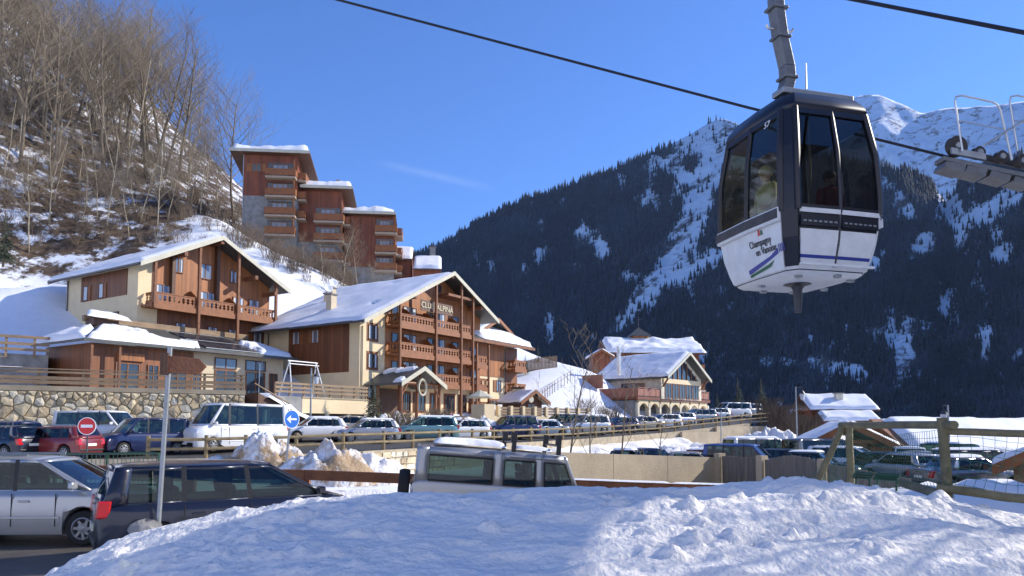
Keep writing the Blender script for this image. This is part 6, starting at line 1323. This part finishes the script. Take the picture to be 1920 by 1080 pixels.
bar(at(1770, 300, 12.85), at(2020, 352, 12.7), .08, .3, 'hanger_grey'); bar(at(1800, 291, 13.25), at(2020, 336, 13.2), .12, .06, 'steel_dark'); bar(at(1785, 288, 12.8), at(1850, 300, 12.8), .12, .05)
for px in (1775, 1815, 1860, 1905): q = at(px, 302 + (px - 1775) * .2, 12.8); MB().prism([q, q + V((.35, 0, -.06)), q + V((.3, 0, -.2)), q + V((-.05, 0, -.1))], (0, .35, 0)).build('bracket', 'hanger_grey', tw_)
def rail(pts, r_=.017): return MB().tube(pts, r_, 8).build('handrail', 'metal_light', tw_, smooth=True)
def hoop(px0, px1, dd):
    rail([at(px0 + 15, 283, dd), at(px0 + 3, 205, dd), at(px0, 190, dd), at(px0 + 3, 181, dd), at(px0 + 14, 179, dd), at(px0 + 70, 191, dd), at(px0 + 80, 196, dd), at(px0 + 86, 206, dd), at(px0 + 107, 300, dd)]); rail([at(px0 + 9, 226, dd), at(px0 + 92, 243, dd)], .012)
hoop(1790, 1890, 12.75); hoop(1893, 1990, 12.75); rail([at(1845, 272, 12.7), at(1925, 222, 12.7)], .02); rail([at(1925, 222, 12.7), at(2000, 178, 12.7)], .02)
bar(at(2010, 352, 12.9), at(2012, 800, 12.9) + V((0, 0, -3)), .0001, .5, 'metal_grey', 'web') if False else None
MB().tube([at(2030, 340, 13), V((at(2030, 340, 13).x, 13.2, -3))], .28, 14).build('mast', 'metal_grey', tw_, smooth=True)
# ================================================================ TREES
def grow(seed, h, spread=.33, levels=4, nb=(9, 6, 5), r0=.16, up=.55, trunk_frac=.28, lean=0.0, twig_r=.009):
    """bare tree: returns trunk MB and crown MB; tapered limbs, many fine twigs"""
    rnd = random.Random(seed); T = MB(); Cc = MB()
    def branch(p, d, L, r, lev):
        n = 4 if lev < 2 else 3; pts = [p]; rs = [r]; q = p.copy(); dd = d.copy()
        for i in range(n):
            dd = (dd + V((rnd.uniform(-1, 1), rnd.uniform(-1, 1), rnd.uniform(-.4, .9))) * (.13 if lev == 0 else .22)).normalized(); q = q + dd * (L / n); pts.append(q.copy()); rs.append(max(twig_r * .6, r * (1 - .8 * (i + 1) / n) if lev else r * (1 - .72 * (i + 1) / n)))
        (T if lev == 0 else Cc).tube(pts, rs, 7 if lev == 0 else (4 if lev == 1 else 3), lev == 0)
        if lev >= levels - 1: return
        k = nb[min(lev, len(nb) - 1)]
        for i in range(k):
            f = (trunk_frac + (1 - trunk_frac) * (i + rnd.random()) / k) if lev == 0 else (.2 + .8 * (i + rnd.random()) / k); f = min(f, .98); x = f * n; a = int(x); pos = pts[a].lerp(pts[min(a + 1, n)], x - a)
            az = rnd.uniform(0, 6.283); out = V((math.cos(az), math.sin(az), 0)); base = (pts[min(a + 1, n)] - pts[a]).normalized()
            nd = (base * up + out * (1 - up * .35) + V((0, 0, .35))).normalized(); rr = rs[a] * .5
            LL = L * (spread * (1.25 - .75 * f) + .08) if lev == 0 else L * (.62 - .2 * f)
            branch(pos, nd, LL * rnd.uniform(.75, 1.25), max(twig_r, rr), lev + 1)
    branch(V((0, 0, 0)), V((lean, 0, 1)).normalized(), h, r0, 0)
    return T, Cc
PROTO = []
for sdd, h, sp, r0, nb, bark in [(1, 15, .38, .20, (13, 7, 5), 'bark'), (2, 17, .32, .22, (14, 7, 5), 'bark'), (3, 12, .30, .11, (16, 7, 5), 'bark_pale'), (4, 14, .26, .10, (16, 7, 5), 'bark_pale'), (5, 9, .36, .08, (13, 7, 5), 'bark_pale'), (6, 16, .42, .24, (13, 8, 5), 'bark'), (7, 6.0, .30, .055, (8, 4, 3), 'bark'), (8, 18, .42, .2, (22, 9, 6), 'bark')]:
    T_, C_c = grow(sdd, h, sp, 4, nb, r0); tm = T_.mesh('trunk'); tm.materials.append(MATS[bark]); cm = C_c.mesh('crown'); cm.materials.append(MATS['twig']); PROTO.append((tm, cm, h, bark))
    for p in tm.polygons: p.use_smooth = True
def tree(i, label, x, y, z, scale, rot, group=None, name='bare_tree', tilt=(0, 0)):
    tm, cm, h, bk_ = PROTO[i]; r = bpy.data.objects.new(name, None); COL.objects.link(r); r.location = (x, y, z); r.rotation_euler = (tilt[0], tilt[1], rot); r.scale = (scale,) * 3; r['label'] = label; r['category'] = 'tree'
    if group: r['group'] = group
    for nm, me in (('trunk', tm), ('crown', cm)): o = bpy.data.objects.new(nm, me); COL.objects.link(o); o.parent = r
    return r
random.seed(44); n = 0
spots = []
while n < 118:
    x = random.uniform(-98, -37); y = random.uniform(76, 140)
    z = gz1(x, y); px = 960 + FPX * x / y; py = 800 - FPX * z / y
    if not (-80 < px < 405) or py > 470 or (px > 330 and py > 400): continue
    avail = (py - float(np.interp(px, [150, 290, 340, 375, 410], [-300, 0, 130, 225, 300]))) * y / FPX
    if avail < 5: continue
    if px < 250 and py > 430 and random.random() < .6: continue
    if any((x - a) ** 2 + (y - b) ** 2 < 7 for a, b in spots): continue
    spots.append((x, y)); far = py < 330; i = random.choice([0, 1, 5, 2, 3, 3, 2] if far else [2, 3, 3, 4, 4, 3])
    k = random.uniform(.8, 1.2) * (1.2 if far else .85); k = min(k, avail / PROTO[i][2] * 1.02)
    tree(i, 'tall dark-trunked bare tree on the steep wooded hillside' if PROTO[i][3] == 'bark' else 'slender pale-trunked bare tree on the steep wooded hillside', x, y, z - .2, k, random.uniform(0, 6.28), 'dark-trunked hillside trees' if PROTO[i][3] == 'bark' else 'pale-trunked hillside trees', tilt=(random.uniform(-.05, .05), random.uniform(.0, .12))); n += 1
for px, d, k, i, lb in [(430, 113, 1.08, 7, 'lone tall bare tree left of the topmost apartment block'), (668, 99, .75, 4, 'bare tree before the lowest apartment block'), (640, 97, .62, 2, 'thin bare tree between the middle and lowest apartment blocks'), (700, 98, .6, 4, 'small bare tree right of the thin one by the apartments'), (565, 97, .42, 4, 'small bare tree on the snow slope below the middle block'), (600, 93, .4, 2, 'little bare tree above the hotel roof end')]:
    x = (px - 960) / FPX * d; z = gz1(x, d); tree(i, lb, x, d, z - .2, k, px * .37)
# young trees before the car park fence
for px, pyb, d, k, lb in [(1062, 905, 24, .62, 'young many-stemmed bare tree in the middle before the car park'), (1160, 900, 24.5, .55, 'young bare tree right of the many-stemmed one'), (1110, 905, 25, .5, 'thin bare sapling between the two young trees'), (1232, 880, 34, .42, 'small bare sapling beside the beige wall'), (696, 812, 53, .34, 'bare bush-like tree beside the hotel entrance')]:
    p_ = at(px, pyb, d); tree(6, lb, p_.x, p_.y, p_.z - .4, k * 1.25, px * .7)
# brushwood on the hill and snow slopes: an uncountable tangle
b = MB(); rnd = random.Random(9); m_ = 0
while m_ < 560:
    if m_ < 440: x = rnd.uniform(-90, -34); y = rnd.uniform(72, 125)
    else: x = rnd.uniform(-34, -8); y = rnd.uniform(90, 106)
    z = gz1(x, y); px = 960 + FPX * x / y; py = 800 - FPX * z / y
    if px > 800 or px < -40 or (px < 330 and py > 455) or (m_ >= 440 and py < 400): continue
    m_ += 1; H_ = rnd.uniform(.9, 2.8)
    for k in range(18):
        az = rnd.uniform(0, 6.28); lean = rnd.uniform(.05, .6); p0 = V((x + rnd.uniform(-.5, .5), y + rnd.uniform(-.5, .5), z - .1)); p1 = p0 + V((math.cos(az) * lean * .5, math.sin(az) * lean * .5, .55)) * H_; p2 = p1 + V((math.cos(az + .5) * lean * .6, math.sin(az + .5) * lean * .6, .45)) * H_
        b.tube([p0, p1, p2], [.022, .016, .008], 3, False)
        for q in range(2): a2 = rnd.uniform(0, 6.28); b.tube([p1, p1 + V((math.cos(a2) * .35, math.sin(a2) * .35, .4)) * H_ * .7], [.012, .006], 3, False)
kind(tag(b.build('brushwood', 'twig_brown'), 'brown leafless brushwood covering the hillside', 'brushwood'), 'stuff')
b = MB()
for (px, pyb, d, n_, hh) in [(1465, 800, 82, 26, 2.6), (1510, 815, 75, 26, 2.2), (1440, 790, 88, 14, 3), (1550, 825, 70, 14, 1.6), (750, 800, 54, 16, 1.3), (820, 790, 56, 12, 1.2), (1140, 790, 88, 14, 2.0), (1090, 770, 90, 12, 1.6)]:
    for k in range(n_ * 12):
        c0 = at(px + rnd.uniform(-22, 22), pyb + rnd.uniform(-4, 4), d + rnd.uniform(-2, 2)); az = rnd.uniform(0, 6.28); l_ = rnd.uniform(.1, .6); c0.z -= .3
        b.tube([c0, c0 + V((math.cos(az) * l_ * .5, math.sin(az) * l_ * .5, .6)) * hh, c0 + V((math.cos(az) * l_ * 1.1, math.sin(az) * l_ * 1.1, 1.0)) * hh], [.03, .02, .01], 3, False)
kind(tag(b.build('shrubbery', 'twig_brown'), 'leafless brown shrubs on the snow banks', 'shrubs'), 'stuff')
# conifers
def conifer(label, px, pyb, d, h, seed, group=None, zoff=0):
    rnd = random.Random(seed); c = at(px, pyb, d); r = root('conifer', label, 'tree', c, group)
    MB().tube([c + V((0, 0, -.5)), c + V((0, 0, h * .97))], [h * .022, h * .004], 6).build('trunk', 'bark', r)
    b = MB(); nl = 18
    for i in range(nl):
        f = i / nl; zc = h * (.08 + .9 * f); rad = h * .23 * (1 - f) ** .85 + .05; nbr = int(12 - 6 * f)
        for k in range(nbr):
            az = rnd.uniform(0, 6.28); R_ = rad * rnd.uniform(.75, 1.15); dr = R_ * .35; o_ = V((math.cos(az), math.sin(az), 0)); sd_ = V((-o_.y, o_.x, 0)); base = c + V((0, 0, zc)); n_ = 4
            for q in range(n_):
                g0, g1 = q / n_, (q + 1) / n_; w0 = R_ * .26 * (1 - g0 * .7); p0, p1 = base + o_ * R_ * g0 + V((0, 0, -dr * g0 * g0)), base + o_ * R_ * g1 + V((0, 0, -dr * g1 * g1))
                for s_ in (1, -1): e = p0.lerp(p1, .7) + sd_ * s_ * w0 + V((0, 0, -w0 * .45)); b.add([p0, p1, e], [(0, 1, 2)])
    b.build('crown', 'needles', r); return r
conifer('dark green conifer at the left edge of the picture', 6, 492, 78, 6.0, 1); conifer('taller of the two small conifers behind the annex', 1009, 702, 104, 4.2, 2); conifer('shorter of the two small conifers behind the annex', 1030, 704, 104, 3.2, 3)
conifer('conifer beyond the right end of the lodge terrace', 1384, 760, 110, 4.2, 4); conifer('conifer right of the far parked cars', 1428, 762, 112, 4.4, 5); conifer('low dark conifer beside the lodge arcade', 1345, 772, 104, 2.6, 6); conifer('small conifer against the annex wall', 985, 700, 98, 2.6, 7); conifer('snowy green conifer by the cream corner of the hotel', 700, 785, 58, 3.6, 8)

# ================================================================ FOREGROUND SNOW BANK
crest = [(-9.5, -2.75), (-7.4, -2.6), (-6.6, -2.35), (-6.0, -1.95), (-5.2, -1.55), (-4.0, -1.26), (-2.8, -1.08), (-1.5, -1.03), (.3, -.97), (2.2, -.89), (3.9, -.80), (4.8, -.88), (5.4, -1.02), (6.1, -1.15), (7.0, -1.28), (8.5, -1.35), (12, -1.5), (16, -1.6)]
crestY = [(-9.5, 11.4), (-6, 11.35), (-4, 11.0), (-1.5, 10.6), (4, 10.5), (6, 10.0), (9, 9.6), (16, 9.5)]
X_, Y_ = np.meshgrid(np.arange(-9.5, 14, .036), np.arange(1.2, 13.6, .036), indexing='ij')
cz_ = np.interp(X_, [c[0] for c in crest], [c[1] for c in crest]); cy_ = np.interp(X_, [c[0] for c in crestY], [c[1] for c in crestY])
foot = np.interp(X_, [-9.5, -7, -5, -3, 0, 14], [-2.75, -2.65, -2.0, -1.62, -1.55, -1.6]); foot = np.minimum(foot, cz_ - .1)
t_ = np.clip((Y_ - 5.2) / (cy_ - 5.2), 0, 1); rise = t_ * t_ * (3 - 2 * t_); Zb = foot + (cz_ - foot) * rise
bk_ = np.clip((Y_ - cy_) / np.interp(X_, [-9, 3, 5.5, 14], [1.2, 1.5, 3.5, 4]), 0, 1); Zb = Zb - (bk_ ** 1.5) * (cz_ + np.interp(X_, [-9, 3, 5.5, 14], [2.8, 2.9, 2.3, 2.3]))
env = np.clip((cz_ + 2.7) / .7, .05, 1)
lump = fbm(X_ / 2.4 + .3 * Y_, Y_ / .9, 4, 301); ridg = 1 - np.abs(fbm(X_ / 1.3 + .4 * Y_, Y_ / .45, 4, 302)) * 2; clod = np.maximum(0, fbm(X_ / .26, Y_ / .24, 3, 303) - .12); clodmask = np.clip(fbm(X_ / 2.6, Y_ / .7, 3, 305) * 3.2 - .1, 0, 1)
Zb = Zb + env * (.14 * lump + .075 * ridg + .19 * clod * clodmask + np.clip(fbm(X_ / 1.7, Y_ / .8, 3, 311) * 1.8 + .55, .12, 1) * (.06 * fbm(X_ / .42, Y_ / .2, 3, 307) + .035 * np.maximum(0, fbm(X_ / .13, Y_ / .10, 3, 306)) + .02 * fbm(X_ / .09, Y_ / .08, 2, 309)))
P = np.stack([X_, Y_, Zb], -1)
kind(attr_mesh('snow_bank', P, MATS['snow_rough'], {}), 'structure')
# dark boulder at the left toe of the bank
b = MB(); c0 = at(272, 992, 11.4); rnd = random.Random(4); rows = []
for i in range(7):
    th = math.pi * i / 6; rows.append([tuple(c0 + V((.24 * math.sin(th) * math.cos(p * .7854) * (1 + .2 * math.sin(p * 2.3 + i)), .2 * math.sin(th) * math.sin(p * .7854), .14 * math.cos(th) * (1 + .15 * math.sin(p * 1.7))))) for p in range(9)])
b.grid(np.array(rows)); tag(b.build('boulder', 'stone_grey', loc=c0), 'dark boulder at the left toe of the snow bank', 'boulder')
# ================================================================ ADDED STATION AND TREES, out of view on the right: put in to shade the bank
sta = root('shade_station', 'cable car station building standing right of the picture', 'station', (22, 9, -2))
MB().box((20, -4, -4), (5, 0, 0), (0, 14.4, 0), (0, 0, 18.5)).build('shade_hall', 'concrete_grey', sta); MB().box((20, 15.7, -4), (2.4, 0, 0), (0, 1.7, 0), (0, 0, 16.6)).build('shade_tower', 'concrete_grey', sta)
MB().box((19.5, -4.5, 14.503), (6, 0, 0), (0, 16.6, 0), (0, 0, .4)).build('roof', 'slate', sta); MB().box((19.9, 10.405, 12.0), (2.2, 0, 0), (0, 5.29, 0), (0, 0, .9)).build('shade_lintel', 'steel_dark', sta)
for k, (z0_, hh) in enumerate(((-1, .5), (2.2, .4), (5.2, .3), (10.9, .3))): MB().box((20.2 + .3 * (k % 3), 10.405, z0_), (.3, 0, 0), (0, 5.29, .25 * (-1) ** k), (0, 0, hh)).build('shade_girder', 'steel_dark', sta)  # added girders across the open bay break the sun into streaks
for i_, (tx, ty, tk) in enumerate(((15.5, 11.9, .62), (17, 13.2, .7), (13.8, 9.6, .55), (16.5, 10.4, .66))): tree((5, 0, 5, 1)[i_], ('tallest', 'nearest', 'smallest', 'second')[i_] + ' of the unseen bare trees added to dapple the snow bank with shade', tx, ty, -3, tk, i_ * 1.7)  # unseen trees added so their branches break up the shade on the bank
for k, (y0, y1, z0_, z1_) in enumerate(((11.2, 14.8, 2, 4.5),)): MB().tube([(21.4, y0, z0_), (21.4, y1, z1_)], .16, 8).build('brace', 'steel_dark', sta)
# ================================================================ AIR
bpy.context.view_layer.update()
bb_ = np.array([tuple(o.matrix_world @ V(c)) for o in SC.objects if o.type == 'MESH' for c in o.bound_box]); lo_b, hi_b = bb_.min(0) - (20, 20, 1), bb_.max(0) + (20, 20, 10)
HZ = MB().box(tuple(lo_b), (hi_b[0] - lo_b[0], 0, 0), (0, hi_b[1] - lo_b[1], 0), (0, 0, hi_b[2] - lo_b[2])).build('haze', None); kind(tag(HZ, 'thin blue mountain haze filling the valley', 'haze'), 'stuff')
hm = bpy.data.materials.new('haze'); hm.use_nodes = True; hn = hm.node_tree.nodes; hn.remove(hn['Principled BSDF']); pv_ = hn.new('ShaderNodeVolumePrincipled'); pv_.inputs['Color'].default_value = (.42, .60, 1, 1); pv_.inputs['Density'].default_value = .00003; pv_.inputs['Anisotropy'].default_value = .2
hm.node_tree.links.new(pv_.outputs[0], hn['Material Output'].inputs['Volume']); HZ.data.materials.append(hm)
